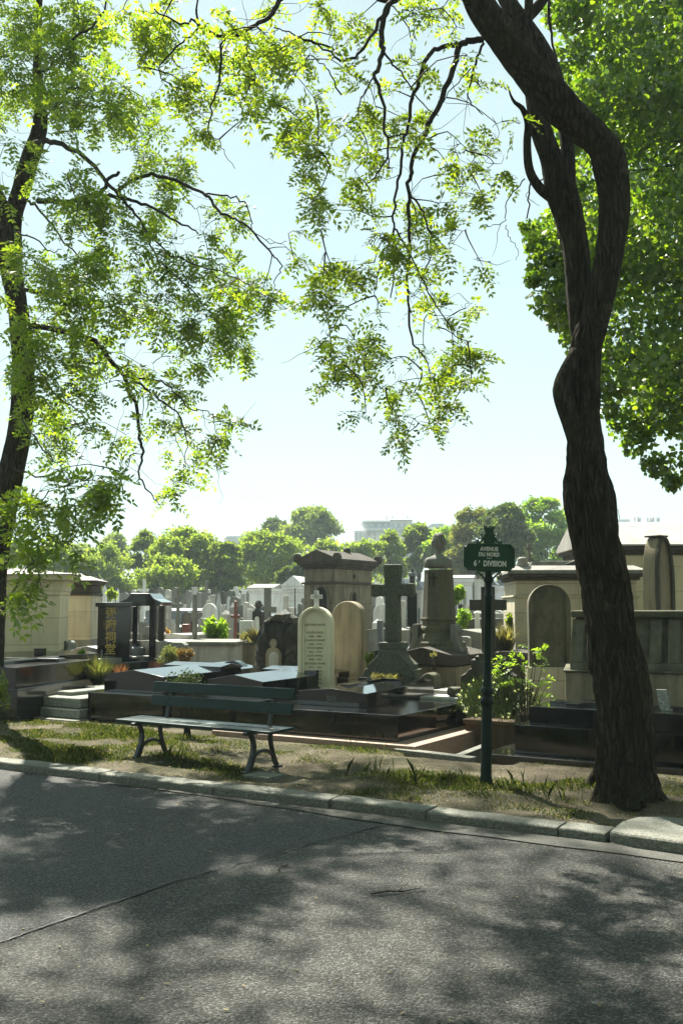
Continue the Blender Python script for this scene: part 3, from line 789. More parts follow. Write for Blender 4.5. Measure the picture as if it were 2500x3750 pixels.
# corner console standing before the tomb
p = at(1567, 2500, 14.4); s_ = 14.4/FPX
t = thing('console_stone', 'dark scrolled console stone leaning at the front of the bust tomb', 'stone', (p.x,p.y,GZ), R(-27))
q = [(-.13,0),(.12,0),(.12,.12),(.1,.2),(.1,.33),(.14,.37),(.14,.5),(.10,.56),(.02,.585),(-.05,.55),(-.09,.5),(-.09,.4),(-.14,.36),(-.17,.26),(-.2,.2),(-.2,0.1)]
MB().prism([(x,z*1.15) for x,z in q], -.1,.2).build('console', M['mossy'], t, .02, 3)

# ================================================================ cross behind the sign
D6 = 13.4; s6 = D6/FPX; p = at(1790, 2500, D6); Z = lambda py: EYE+(2220-py)*s6-GZ
t = thing('stone_cross', 'plain dark square-armed cross half hidden behind the street sign post', 'cross', (p.x,p.y,GZ), R(-12))
m = MB(); a = 24*s6
m.prism([(-a,Z(2390)),(a,Z(2390)),(a,Z(2235)),(66*s6,Z(2235)),(66*s6,Z(2196)),(a,Z(2196)),(a,Z(2149)),(-a,Z(2149)),(-a,Z(2196)),(-66*s6,Z(2196)),(-66*s6,Z(2235)),(-a,Z(2235))], -.09,.09)
m.build('cross', M['darkstone'], t, .01)
m = MB()
for w_,y0,y1 in ((34,2400,2388),(46,2412,2400),(60,2444,2412)): m.cbox(0,0,Z(y0),2*w_*s6,.3+w_*.002,(y0-y1)*s6)
m.build('stepped_foot', M['darkstone'], t, .01)
m = MB(); q = [(-.36,-.1),(.36,-.1),(.36,Z(2470)),(.30,Z(2462)),(.24,Z(2444)),(-.24,Z(2444)),(-.30,Z(2462)),(-.36,Z(2470))]
m.prism(q, -.22,.22); m.build('base', M['soot'], t, .012)

# ================================================================ right side: arched stele, stone sarcophagus, pointed arch
D7 = 15.2; s7 = D7/FPX; p = at(2014, 2430, D7); Z = lambda py: EYE+(2220-py)*s7-GZ
t = thing('headstone', 'large green-stained round-arched stele before the low chapel on the right', 'headstone', (p.x,p.y,GZ), R(-6))
wd = 150*s7
MB().box(-wd*.56,wd*.56,-.1,.35,-.1,Z(2440)).build('base', M['ashlar_grey'], t, .012)
MB().prism(arch(wd, Z(2141)-Z(2440), z0=Z(2440)), .03, .3).build('slab', M['mossy'], t, .012)
m = MB(); ring(m, arch(wd, Z(2141)-Z(2440), z0=Z(2440)+.001), arch(wd*.78, Z(2141)-Z(2440)-wd*.10, z0=Z(2440)+.07), -.04, .028); m.build('arch_border', M['mossy'], t, .012)

D8 = 12.2; p = gnd(2075, 2600, .12); s8 = D8/FPX; p = at(2070, 2600, D8); Z = lambda py: EYE+(2220-py)*s8-GZ
t = thing('sarcophagus', 'massive mossy stone sarcophagus with slanting panelled sides behind the tree trunk', 'tomb', (p.x,p.y,GZ), R(-14))
Lx = 2.4
MB().box(0, Lx, 0, 1.3, -.1, Z(2458)).build('plinth', M['tan'], t, .015)
z0, z1 = Z(2450), Z(2262)
MB().box(-.02, Lx+.02, -.03, 1.33, Z(2458)+.001, z0).build('ledge', M['mossy'], t, .02, 3)
m = MB(); y0b, y0t = .1, .27
def slant(m, xa, xb, k0, k1, proud_, zz0=z0, zz1=z1):
    proud = proud_*2.3
    f0 = lambda k: (y0b+(y0t-y0b)*k-proud)
    za, zb = zz0+(zz1-zz0)*k0, zz0+(zz1-zz0)*k1
    sl = .045
    m.add([(xa[0],f0(k0),za),(xb[0],f0(k0),za),(xb[1],f0(k1),zb),(xa[1],f0(k1),zb),(xa[0],f0(k0)+.2,za),(xb[0],f0(k0)+.2,za),(xb[1],f0(k1)+.2,zb),(xa[1],f0(k1)+.2,zb)],
          [(0,1,2,3),(7,6,5,4),(0,4,5,1),(1,5,6,2),(2,6,7,3),(3,7,4,0)])
MB().add([(.06,y0b,z0),(Lx-.06,y0b,z0),(Lx-.06,1.2,z0),(.06,1.2,z0),(.14,y0t,z1),(Lx-.14,y0t,z1),(Lx-.14,1.03,z1),(.14,1.03,z1)],
         [(0,3,2,1),(4,5,6,7),(0,1,5,4),(1,2,6,5),(2,3,7,6),(3,0,4,7)]).build('body', M['mossy'], t, .01)
m = MB()
slant(m, (.06,.06), (Lx-.06,Lx-.06), 0, .14, .03)
for xa, xb in ((.06,.21),(.98,1.12),(1.19,1.33),(Lx-.21,Lx-.06)): slant(m, (xa, xa+.04), (xb, xb+.04), .1401, .97, .03)
m.build('panel_frame', M['mossy'], t, .01)
MB().box(.08, Lx-.08, .16, 1.12, z1+.0, Z(2236)).build('lid', M['mossy'], t, .025, 3)
m = MB(); rr = random.Random(4)
for r_ in range(4):
    x = 1.5+.08*(r_%2)
    while x < 2.05:
        wl = rr.uniform(.012,.022); k = .72-.15*r_
        yy = y0b+(y0t-y0b)*k; zz = z0+(z1-z0)*k
        m.box(x, x+wl, yy-.004, yy+.03, zz, zz+.035); x += wl+.012
m.build('engraved_inscription', M['sootstone'], t)['kind'] = 'stuff'

D9 = 15.5; s9 = D9/FPX; p = at(2437, 2420, D9); Z = lambda py: EYE+(2220-py)*s9-GZ
t = thing('headstone', 'narrow pointed gothic arch stele at the right edge above the sarcophagus', 'headstone', (p.x,p.y,GZ), R(38))
wd = .46; hh = Z(1966)
MB().prism(arch(wd, hh, hh-.62, pointed=True), .0, .22).build('slab', M['tan'], t, .012)
m = MB(); ring(m, arch(wd, hh, hh-.62, pointed=True, z0=.001), arch(wd*.72, hh-.1, hh-.60, pointed=True, z0=.05), -.05,-.001); m.build('arch_border', M['darkstone'], t, .01)
MB().box(-.12,.12,-.03,.25,hh-.005,hh+.02).build('capstone', M['soot'], t, .008)

# pale flat slabs and a round stone right of the big tomb
p = at(1668, 2545, 13.6)
t = thing('grave_slab', 'pale flat stone slabs of a low grave right of the big black tomb', 'grave', (p.x,p.y,GZ), R(-31))
m = MB(); m.box(-.55,.6,-.2,.25,0,.40); m.box(-.5,.55,.3,.95,0,.45); m.build('slab', M['pale'], t, .012)
p = at(1667, 2534, 13.62)
t = thing('round_stone', 'squat round mossy stone lying on the pale flat grave', 'stone', (p.x,p.y,GZ+.40), R(-31))
MB().lathe([(.07,0),(.112,.02),(.118,.06),(.112,.1),(.085,.125)], 14).build('stone', M['mossy'], t, .01, smooth=True)
# planter box with flowering bush
p = gnd(1870, 2752, .0)
t = thing('planter_box', 'rust-brown planter box under the white-flowered bush, beside the sign post', 'planter', (p.x+.06,p.y+.62,-.17), R(-31))
m = MB(); m.box(-.5,.32,-.1,.6,0,.42,-.02); m.build('box', M['clay'], t, .012)
MB().box(-.54,.36,-.14,.64,.40,.46).build('rim', M['clay'], t, .012)
PLANTER = (p.x+.06, p.y+.62)
# ================================================================ bench
pl, pr = gnd(498,2783,GZ), gnd(908,2829,GZ)
c = (pl+pr)/2; d = pr-pl; brz = math.atan2(d.y, d.x)
t = thing('bench', 'dark green double-slat park bench facing the avenue', 'bench', (c.x,c.y,GZ), brz)
hl = d.length/2; L = 1.03
SH = .415
m = MB(); xs = [-L+.06*i for i in range(int(2*L/.06)+1)]
for y0, y1, dz in ((-.02,.165,-.004),(.172,.375,.0)):
    m.box(-L, L, y0, y1, SH-.03+dz, SH+dz)
m.build('seat', M['bench'], t, .006, 2)
def tilt(y, z, ang=R(14)):   # backrest plane leans back
    return (y*math.cos(ang)+z*math.sin(ang), -y*math.sin(ang)+z*math.cos(ang))
for z0, z1 in ((.115,.225),(.262,.375)):
    m = MB(); vs = []
    for x in (-L+.10, L-.06):
        for yy, zz in ((0,z0),(-.028,z0),(-.028,z1),(0,z1)):
            a, b_ = tilt(yy, zz); vs.append((x, .40+a, SH+b_))
    m.add(vs, [(0,1,2,3),(7,6,5,4),(0,4,5,1),(1,5,6,2),(2,6,7,3),(3,7,4,0)])
    s_ = m.build('back_slat', M['bench'], t, .006)
    for x in (-hl+.05, hl-.05):
        for zz in (z0+.03, z1-.03):
            a, b_ = tilt(-.032, zz); mb = MB()
            mb.lathe([(.011,-.006),(.011,.002),(.006,.006)], 8, x+(.015 if zz>z0+.05 else -.015), 0)
            mb.v = [(q[0], .40+a-q[2], SH+b_+(q[1])) for q in mb.v]
            mb.build('bolt', M['bench'], s_)
def ribbon(m, pts, x, wd, th):
    """flat iron bar in the (y,z) plane at x; pts (y,z), th thickness list"""
    n = len(pts)
    if not hasattr(th,'__len__'): th = [th]*n
    a = []; b_ = []
    for i in range(n):
        p0 = pts[max(0,i-1)]; p1 = pts[min(n-1,i+1)]; dy, dz = p1[0]-p0[0], p1[1]-p0[1]; l = math.hypot(dy,dz)
        ny, nz = -dz/l, dy/l
        a.append((pts[i][0]+ny*th[i]/2, pts[i][1]+nz*th[i]/2)); b_.append((pts[i][0]-ny*th[i]/2, pts[i][1]-nz*th[i]/2))
    m.prismx(a+b_[::-1], x-wd/2, x+wd/2)
def curve(ctrl, n=14):
    q = []; m_ = len(ctrl)
    for i in range(m_-1):
        p0 = ctrl[max(0,i-1)]; p1 = ctrl[i]; p2 = ctrl[i+1]; p3 = ctrl[min(m_-1,i+2)]
        for k in range(n if i < m_-2 else n+1):
            s = k/n
            q.append(tuple(.5*((2*p1[j])+(-p0[j]+p2[j])*s+(2*p0[j]-5*p1[j]+4*p2[j]-p3[j])*s*s+(-p0[j]+3*p1[j]-3*p2[j]+p3[j])*s**3) for j in range(len(p1))))
    return q
for sx in (-1, 1):
    x = sx*hl
    m = MB(); ribbon(m, curve([(-.04,.385),(.045,.345),(.085,.25),(.06,.12),(.0,.0)],6), x, .05, [.03]*6+[.036]*6+[.042]*6+[.06]*7)
    ribbon(m, [(-.06,.372),(.40,.372)], x, .05, .03)
    fr = m.build('leg', M['iron'], t, .006)
    MB().box(x-.045,x+.045,-.08,.03,-.03,.014).build('foot_pad', M['iron'], fr, .004)
    m = MB(); ribbon(m, curve([(.36,.38),(.37,.25),(.42,.1),(.475,.0)],6), x, .045, [.034]*6+[.03]*6+[.04]*7)
    fr = m.build('leg', M['iron'], t, .005)
    MB().box(x-.04,x+.04,.44,.52,-.03,.012).build('foot_pad', M['iron'], fr, .004)
    m = MB(); ribbon(m, curve([(.03,.06),(.12,.155),(.24,.185),(.36,.15),(.44,.07)],6), x, .035, .03); m.build('arched_stretcher', M['iron'], t, .005)
    m = MB()
    q = [(.375,.36)]+[(.42+tilt(0,z)[0]-.005, SH+tilt(0,z)[1]) for z in (.0,.12,.25,.36)]
    ribbon(m, q, x+(-.05 if sx>0 else .05), .045, .022); m.build('back_upright', M['iron'], t, .004)
for px, py in ((545,2792),(955,2842)):
    q = gnd(px, py, GZ+.01)
    o = MB().box(-.17,.15,-.07,.17,-.05,.018).build('paving_pad', M['kerb'], loc=(q.x,q.y,GZ), rz=brz, bevel=.006)
    tag(o, 'flat concrete footing pad under the bench’s %s front leg' % ('left' if px < 700 else 'right'), 'footing pad', 'bench footing pads')

# ================================================================ street sign
p = gnd(1778, 2862, GZ); DS = p.y; ss = DS/FPX
t = thing('street_sign', 'dark green cast-iron street sign on a post, reading Avenue du Nord, 6e Division', 'street sign', (p.x,p.y,GZ-.02), R(0)); t.rotation_euler = (0, .027, 0)
lean = math.atan2(14*ss, 730*ss)
Z = lambda py: EYE+(2220-py)*ss-GZ
prof = [(.062,0),(.060,.04),(.052,.07),(.050,.30),(.049,Z(2570)),(.060,Z(2566)),(.064,Z(2555)),(.060,Z(2545)),(.048,Z(2540)),(.048,Z(2528)),(.062,Z(2523)),(.064,Z(2512)),(.054,Z(2506)),(.042,Z(2500)),(.045,Z(2492)),(.040,Z(2486)),(.037,Z(2400)),(.033,Z(2185)),(.038,Z(2180)),(.038,Z(2172)),(.032,Z(2168)),(.032,Z(2130)),(.036,Z(2126)),(.047,Z(2120)),(.047,Z(2112)),(.036,Z(2104)),(.034,Z(2084))]
m = MB(); m.lathe(prof, 20); pole = m.build('post', M['postgreen'], t, smooth=False)
for q in pole.data.polygons: q.use_smooth = True
pole.modifiers.new('EdgeSplit','EDGE_SPLIT').split_angle = R(40)
pw, ph = 187*ss/2, 100*ss
zc = Z(2034)
hx, hz_ = pw, ph/2
def plate(hx, hz_, c):
    q = []
    for sx, sz, order in ((-1,-1,0),(1,-1,1),(1,1,0),(-1,1,1)):
        arc = []
        for k in range(6):
            a = k/5*math.pi/2
            arc.append((sx*(hx-c*math.sin(a)), sz*(hz_-c*math.cos(a))))
        # concave (scooped) corner centred on the corner point
        q += arc if (sx*sz > 0) else arc[::-1]
    return q
P0 = plate(hx, hz_, .035)
# order counter-clockwise
P0 = sorted(P0, key=lambda a: math.atan2(a[1]/hz_, a[0]/hx))
P1 = [(x*(1-.018/hx*1.0), z*(1-.018/hz_)) for x, z in P0]
m = MB(); m.prism([(x,z+zc) for x,z in P0], -.012, .012); pl_ = m.build('plate', M['sign'], t, .003)
m = MB(); ring(m, [(x,z+zc) for x,z in P0], [(x,z+zc) for x,z in P1], -.022, -.0125); m.build('rim', M['sign'], t, .003)
yl = -.0135
txo = .0
text('lettering', 'AVENUE', .053, M['letter'], t, (txo, yl, zc+.076), extrude=.003, offset=.0022, sx=.80, space=1.08)
text('lettering', 'DU NORD', .051, M['letter'], t, (txo, yl, zc+.024), extrude=.003, offset=.0022, sx=.80, space=1.05)
text('lettering', '6', .074, M['letter'], t, (-.130, yl, zc-.062), extrude=.003, offset=.003, sx=.80)
text('lettering', 'E', .03, M['letter'], t, (-.092, yl, zc-.045), extrude=.003, offset=.001, sx=.8)
text('lettering', 'DIVISION', .072, M['letter'], t, (.055, yl, zc-.062), extrude=.003, offset=.003, sx=.70, space=1.04)
MB().box(-.022,.022,yl-.003,yl+.002,zc-.012,zc-.007).build('dash', M['letter'], t)
# scroll brackets under the plate
def spiral(cx, cz, r0, r1, a0, a1, n=18, y=0):
    return [(cx+(r0+(r1-r0)*k/n)*math.cos(a0+(a1-a0)*k/n), y, cz+(r0+(r1-r0)*k/n)*math.sin(a0+(a1-a0)*k/n)) for k in range(n+1)]
zb = zc-hz_
for sx in (-1, 1):
    m = MB(); q = [(sx*.036,0,zb-.075),(sx*.06,0,zb-.05),(sx*.085,0,zb-.025),(sx*.11,0,zb-.012)]
    m.tube(q, [.010,.009,.009,.007], 8)
    m.tube([(sx*x,y,z) for x,y,z in spiral(.105,zb-.026,.016,.005,math.pi/2,-math.pi*1.2)], .006, 6)
    m.build('scroll_bracket', M['sign'], t, smooth=True)
MB().box(-.115,.115,-.014,.014,zb-.010,zb+.004).build('support_bar', M['sign'], t, .003)
# crest: shield, mural crown and scrolls
zt = zc+hz_
m = MB(); q = [(-.052,zt+.002),(.052,zt+.002),(.058,zt+.05),(.050,zt+.09),(-.050,zt+.09),(-.058,zt+.05)]
m.prism(q, -.016,.016)
m.prism([(-.05,zt+.055),(.05,zt+.055),(.05,zt+.061),(-.05,zt+.061)], -.02,.0)
m.prism([(-.025,zt+.02),(.025,zt+.02),(.018,zt+.03),(.003,zt+.045),(-.003,zt+.045),(-.018,zt+.03)], -.021,.0)
sh = m.build('crest_shield', M['sign'], t, .004)
m = MB(); m.lathe([(.040,zt+.09),(.044,zt+.10),(.040,zt+.108),(.048,zt+.135),(.056,zt+.142),(.056,zt+.152)], 16, sy=.55)
for k in range(10):
    a = 2*math.pi*k/10+.3; m.cbox(.049*math.cos(a), .027*math.sin(a), zt+.15, .017,.014,.018)
m.build('crest_crown', M['sign'], t, .003)
for sx in (-1, 1):
    m = MB()
    m.tube([(sx*x,y,z) for x,y,z in [(.118,0,zt+.012),(.10,0,zt+.008),(.075,0,zt+.02),(.062,0,zt+.045),(.064,0,zt+.07)]], [.008,.010,.012,.010,.007], 8)
    m.tube([(sx*x,y,z) for x,y,z in spiral(.108,zt+.022,.017,.004,-math.pi/2,math.pi*1.3)], .007, 6)
    m.tube([(sx*x,y,z) for x,y,z in spiral(.07,zt+.082,.014,.004,-math.pi/2-.4,math.pi*1.2)], .006, 6)
    m.build('crest_scroll', M['sign'], t, smooth=True)

# ================================================================ generic monuments farther back
def mspot(px0, px1, py_top, D, thick=0.2, rz=None):
    """place a monument spanning photo px0..px1 with its top at py_top, D metres off; returns loc, width, height"""
    s = D/FPX; c = at((px0+px1)/2, py_top, D); rz = -A if rz is None else rz
    wd = ((px1-px0)*s-thick*abs(math.sin(rz)))/math.cos(rz)
    return (c.x, D, GZ), max(wd, .05), c.z-GZ
def g_arch(px0,px1,py,D,mat,label,rz=None,cat='headstone',pointed=False,panel=None,group=None,name='headstone',th=.2,frame=None):
    loc,w_,h = mspot(px0,px1,py,D,th,rz); t = thing(name,label,cat,loc,rz,group)
    MB().cbox(0,th/2,0,w_*1.12,th*1.6,h*.16).build('base', mat, t, .01)
    MB().prism([(x,z) for x,z in arch(w_,h*.84,(h*.84-w_*.7) if pointed else None,pointed=pointed,z0=h*.16)],0,th).build('slab', mat, t, .012)
    if panel:
        MB().prism(arch(w_*.68,h*.70,(h*.70-w_*.5) if pointed else None,pointed=pointed,z0=h*.2),-.012,.02).build('panel', panel, t, .004)
    if frame:
        m = MB(); ring(m, arch(w_*1.0,h*.84,z0=h*.161), arch(w_*.72,h*.84-w_*.14,z0=h*.2), -.04,-.0005); m.build('arch_border', frame, t, .01)
    return t
def g_slab(px0,px1,py,D,mat,label,rz=None,chamfer=.0,cat='headstone',name='headstone',th=.2,group=None):
    loc,w_,h = mspot(px0,px1,py,D,th,rz); t = thing(name,label,cat,loc,rz,group); c = chamfer*w_
    q = [(-w_/2,0),(w_/2,0),(w_/2,h-c*.8),(w_/2-c,h),(-w_/2+c,h),(-w_/2,h-c*.8)] if c else [(-w_/2,0),(w_/2,0),(w_/2,h),(-w_/2,h)]
    MB().prism(q,0,th).build('slab', mat, t, .012)
    MB().cbox(0,th/2,-.1,w_*1.15,th*1.7,.1+h*.1).build('base', mat, t, .01)
    return t
def g_cross(px0,px1,py,D,mat,label,ped=.35,pw_=.55,rz=None,wst=.3,cat='cross',name='stone_cross',group=None,armz=.62,th=None,pmat=None,taper=.06):
    """px0..px1 span the arms"""
    loc,w_,h = mspot(px0,px1,py,D,.1,rz); t = thing(name,label,cat,loc,rz,group)
    hp = h*ped; hc = h-hp; a = w_*wst/2; th = th or a*1.7; zc_ = hp+hc*armz
    m = MB(); m.prism([(-a*1.25,hp),(a*1.25,hp),(a,zc_-a),(w_/2,zc_-a),(w_/2,zc_+a),(a,zc_+a),(a,h),(-a,h),(-a,zc_+a),(-w_/2,zc_+a),(-w_/2,zc_-a),(-a,zc_-a)],-th/2,th/2)
    m.build('cross', mat, t, .012)
    pm = pmat or mat; pww = w_*pw_
    m = MB(); m.cbox(0,0,-.1,pww*1.35,pww*1.2,hp*.22+.1); m.cbox(0,0,hp*.22,pww*1.15,pww*1.0,hp*.58,taper*pww); m.cbox(0,0,hp*.80,pww*1.05,pww*.95,hp*.2,pww*.15)
    m.build('pedestal', pm, t, .012)
    return t
def g_obelisk(px0,px1,py,D,mat,label,rz=None,cat='obelisk',name='obelisk',top=.08,cap=None,group=None,sub=.68):
    loc,w_,h = mspot(px0,px1,py,D,(px1-px0)*D/FPX*.5,rz); t = thing(name,label,cat,loc,rz,group)
    MB().cbox(0,0,-.1,w_*1.25,w_*1.25,h*.2+.1).build('base', mat, t, .01)
    ws = w_*sub
    m = MB(); m.cbox(0,0,h*.2,ws,ws,h*(.8-top),ws*.13)
    w2 = ws*.74
    z = h*(1-top); m.add([(-w2/2,-w2/2,z),(w2/2,-w2/2,z),(w2/2,w2/2,z),(-w2/2,w2/2,z),(0,0,h)],[(0,1,4),(1,2,4),(2,3,4),(3,0,4),(0,3,2,1)])
    m.build('shaft', mat, t, .008)
    if cap: MB().cbox(0,0,h*(1-top)-.001,ws*1.1,ws*1.1,h*top*.55).build('cap', cap, t, .01)
    return t
def g_pillar(px0,px1,py,D,mat,label,capm=None,rz=None,cat='pillar',name='pillar',group=None,base=.35):
    loc,w_,h = mspot(px0,px1,py,D,(px1-px0)*D/FPX*.5,rz); t = thing(name,label,cat,loc,rz,group)
    m = MB(); m.cbox(0,0,-.1,w_*1.25,w_*1.25,h*base+.1); m.cbox(0,0,h*base,w_*1.35,w_*1.35,h*.03); m.build('base', mat, t, .01)
    MB().cbox(0,0,h*(base+.03),w_,w_,h*(.90-base),w_*.05).build('shaft', mat, t, .01)
    MB().cbox(0,0,h*.93,w_*1.1,w_*1.1,h*.07).build('cap', capm or mat, t, .015)
    return t
def g_lowtomb(px0,px1,py,D,mat,label,L=2.0,rz=None,cat='tomb',name='tomb',roof=.06,group=None,base=None):
    loc,w_,h = mspot(px0,px1,py,D,.8,rz); w_ = max(.8, w_); t = thing(name,label,cat,loc,rz,group)
    MB().box(-w_*.6,w_*.6,-.12,L+.12,-.1,h*.35).build('plinth', base or mat, t, .012)
    m = MB(); roofed(m,-w_/2,w_/2,0,L,h*.35,h-roof,h); m.build('slab', mat, t, .01)
    return t
def chapel(px0,px1,py,D,mat,roofm,label,depth=2.2,rz=None,door=True,pediment=True,cat='chapel',name='chapel',hipped=False,top=.16,plate_=None,arched=False,group=None,lip=.09,doorw=.34,th=.8):
    loc,w_,h = mspot(px0,px1,py,D,th,rz); t = thing(name,label,cat,loc,rz,group)
    he = h*(1-top)
    MB().box(-w_/2,w_/2,0,depth,-.1,he*.94).build('wall', mat, t, .015)
    m = MB(); m.box(-w_/2-.05,w_/2+.05,-.05,depth+.05,-.1,.22); m.build('plinth', mat, t, .012)
    m = MB(); m.box(-w_/2-lip*.5,w_/2+lip*.5,-lip*.5,depth+lip*.5,he*.90,he*.94+.001); m.box(-w_/2-lip,w_/2+lip,-lip,depth+lip,he*.941,he); m.build('cornice', mat, t, .012)
    m = MB()
    if pediment:
        m.prism([(-w_/2-lip-.02,he+.001),(w_/2+lip+.02,he+.001),(w_/2+lip+.02,he+.03),(0,h),(-w_/2-lip-.02,he+.03)],-lip-.02,depth+lip+.02)
    elif hipped:
        k = min(w_,depth)*.3
        m.box(-w_/2-lip,w_/2+lip,-lip,depth+lip,he+.001,h,k,k)
    else:
        m.prismx([(-lip-.02,he+.001),(depth+lip,he+.001),(depth+lip,h),(depth*.5,h),(-lip-.02,he+.03)],-w_/2-lip-.02,w_/2+lip+.02)
    m.build('roof', roofm, t, .012)
    if door:
        dw = w_*doorw; dh = he*.62
        d_ = MB(); d_.prism(arch(dw,dh,None if arched else dh-.02,z0=.2) if arched else [(-dw/2,.2),(dw/2,.2),(dw/2,dh),(-dw/2,dh)],-.012,.02); dd = d_.build('door', M['void'] if arched else M['rust'], t, .0)
        m = MB()
        for k in range(5): x = -dw/2+dw*(k+.5)/5; m.box(x-.012,x+.012,-.03,-.0125,.22,dh*.93)
        for k in range(4): z = .25+k*(dh-.3)/3.3; m.box(-dw/2,dw/2,-.035,-.0301,z,z+.02)
        m.build('door_grille', M['iron'], dd)
        m = MB()
        if arched: ring(m, arch(dw*1.35,dh+dw*.17,z0=.2), arch(dw,dh,z0=.2), -.05,.01)
        else:
            m.box(-dw*.68,-dw*.5,-.05,.01,.2,dh+.1); m.box(dw*.5,dw*.68,-.05,.01,.2,dh+.1); m.box(-dw*.5,dw*.5,-.05,.01,dh,dh+.1)
        m.build('door_frame', mat, t, .01)
    if plate_:
        MB().box(-w_*.22,w_*.22,-lip*.6,.0,he*.76,he*.86).build('name_plate', plate_, t, .004)
    return t, w_, h

# ================================================================ chapels near
# left big sand-coloured chapel (its side wall)
D=17.6; s=D/FPX; p = at(216,2380,D); Zf = lambda py: EYE+(2220-py)*s-GZ
t = thing('chapel', 'large sand-coloured ashlar chapel at the left edge with smooth overhanging cornice', 'chapel', (p.x,p.y,GZ), R(9))
MB().box(-2.6,0,0,1.4,-.1,Zf(2180)).build('wall', M['ashlar'], t, .02)
m = MB(); m.prism([(-2.6,Zf(2180)),(0,Zf(2180)),(.03,Zf(2160)),(.075,Zf(2125)),(-2.6,Zf(2125))],-.02,1.5); m.build('frieze', M['ashlar'], t, .01)
m = MB(); m.prism([(-2.6,Zf(2125)+.001),(.16,Zf(2125)+.001),(.18,Zf(2104)),(-2.6,Zf(2108))],-.10,1.6); m.build('cornice', M['ashlar'], t, .01)
m = MB(); m.add([(-2.7,-.14,Zf(2108)),(.22,-.14,Zf(2104)+.005),(.22,1.64,Zf(2104)+.005),(-2.7,1.64,Zf(2108)),(-1.6,.6,Zf(2062)),(-.6,.75,Zf(2080)),(-1.6,.9,Zf(2062))],[(0,1,5,4),(1,2,5),(2,3,6,5),(3,0,4,6),(4,5,6)]); m.build('roof', M['lichen'], t, .004)
# second chapel behind it
D=20.5; s=D/FPX; p = at(332,2380,D)
Zf = lambda py: EYE+(2220-py)*s-GZ
t = thing('chapel', 'smaller grey-tan chapel with sooty frieze and lichened hip roof, behind the sand-coloured one', 'chapel', (p.x,p.y,GZ), R(5))
MB().box(-1.7,0,0,1.3,-.1,Zf(2178)).build('wall', M['ashlar_grey'], t, .02)
MB().box(-1.75,.04,-.05,1.35,-.12,Zf(2342)).build('plinth', M['concrete'], t, .015)
MB().box(-1.74,.03,-.04,1.34,Zf(2182),Zf(2172)).build('moulding', M['soot'], t, .01)
MB().box(-1.70,.0,0.0,1.3,Zf(2171),Zf(2145)).build('frieze', M['soot'], t, .01)
m = MB(); m.prism([(-1.8,Zf(2144)),(.03,Zf(2144)),(.12,Zf(2128)),(-1.8,Zf(2128))],-.1,1.4); m.build('cornice', M['soot'], t, .01)
m = MB(); xc=-.42*1.0; m.box(-1.06,-1.02,-.008,.0,Zf(2168),Zf(2152)); m.box(-1.10,-.98,-.008,.0,Zf(2162),Zf(2158)); m.build('cross_vent', M['void'], t)
m = MB(); m.add([(-1.9,-.16,Zf(2127)),(.14,-.16,Zf(2127)),(.14,1.46,Zf(2127)),(-1.9,1.46,Zf(2127)),(-1.6,.4,Zf(2096)),(-.35,.4,Zf(2097)),(-.35,.9,Zf(2097)),(-1.6,.9,Zf(2096))],[(0,1,5,4),(1,2,6,5),(2,3,7,6),(3,0,4,7),(4,5,6,7),(0,3,2,1)]); m.build('roof', M['lichen'], t, .01)
# centre chapel
D=26.0; s=D/FPX; p = at(1228,2380,D); Zf = lambda py: EYE+(2220-py)*s-GZ
t = thing('chapel', 'tall sooty square chapel with lancet windows and eared roof corners in the centre', 'chapel', (p.x,p.y,GZ), R(-31))
wf = 116*s/math.cos(A)*1.02; dp = 1.95
MB().box(-wf,0,0,dp,-.1,Zf(2138)).build('wall', M['ashlar_dark'], t, .015)
MB().box(-wf-.05,.05,-.05,dp+.05,Zf(2139),Zf(2131)).build('moulding', M['soot'], t, .012)
MB().box(-wf+.01,-.01,.01,dp-.01,Zf(2131)+.001,Zf(2084)).build('frieze', M['ashlar_dark'], t, .012)
m = MB()
for k,(e,ya,yb) in enumerate(((.03,2084,2076),(.08,2076,2068),(.14,2068,2058))): m.box(-wf-e,e,-e,dp+e,Zf(ya)+.001*k,Zf(yb))
m.build('cornice', M['soot'], t, .015)
m = MB(); e=.17; ze=Zf(2056); m.prism([(-wf-e,ze-.03),(e,ze-.03),(e,ze+.06),(-wf/2,Zf(2012)),(-wf-e,ze+.06)],-e,dp+e); m.build('roof', M['soot'], t, .012)
for x in (-wf-e+.05, e-.05):
    for y in (-e+.05, dp+e-.05):
        m = MB(); m.prism([(q[0]+x,q[1]+ze) for q in [(-.10,0),(.10,0),(.11,.12),(.06,.22),(-.06,.22),(-.11,.12)]],y-.08,y+.08); m.build('roof_ear', M['soot'], t, .04,3)
m = MB(); m.lathe([(.09,Zf(2012)-.06),(.11,Zf(2012)),(.10,Zf(2012)+.08),(.05,Zf(2012)+.12)],10,-wf/2,dp*.72); m.build('finial', M['darkstone'], t, smooth=True)
def lancet(w_,h,z0,face):
    q = arch(w_,h,h-w_*.9,pointed=True,z0=z0); q2 = arch(w_*1.35,h+w_*.17,h-w_*.85,pointed=True,z0=z0-.03)
    m = MB(); m.prism(q,-.004,.02); f = MB(); ring(f,q2,q,-.05,.01)
    for mm in (m,f):
        if face == 'front': mm.v = [(x-wf*.42,y,z) for x,y,z in mm.v]
        else: mm.v = [(-y,x+dp*.46,z) for x,y,z in mm.v]
    pane = m.build('window', M['void'], t); f.build('window_frame', M['ashlar_dark'], pane, .01)
lancet(.36,.62,Zf(2236),'front'); lancet(.26,.5,Zf(2236),'side')
m = MB(); m.box(-.012,.004,dp*.5-.07,dp*.5+.07,Zf(2110),Zf(2106)); m.box(-.012,.004,dp*.5-.018,dp*.5+.018,Zf(2118),Zf(2100))
m.v = [(x+.013,y,z) for x,y,z in m.v]; m.build('cross_vent', M['void'], t)
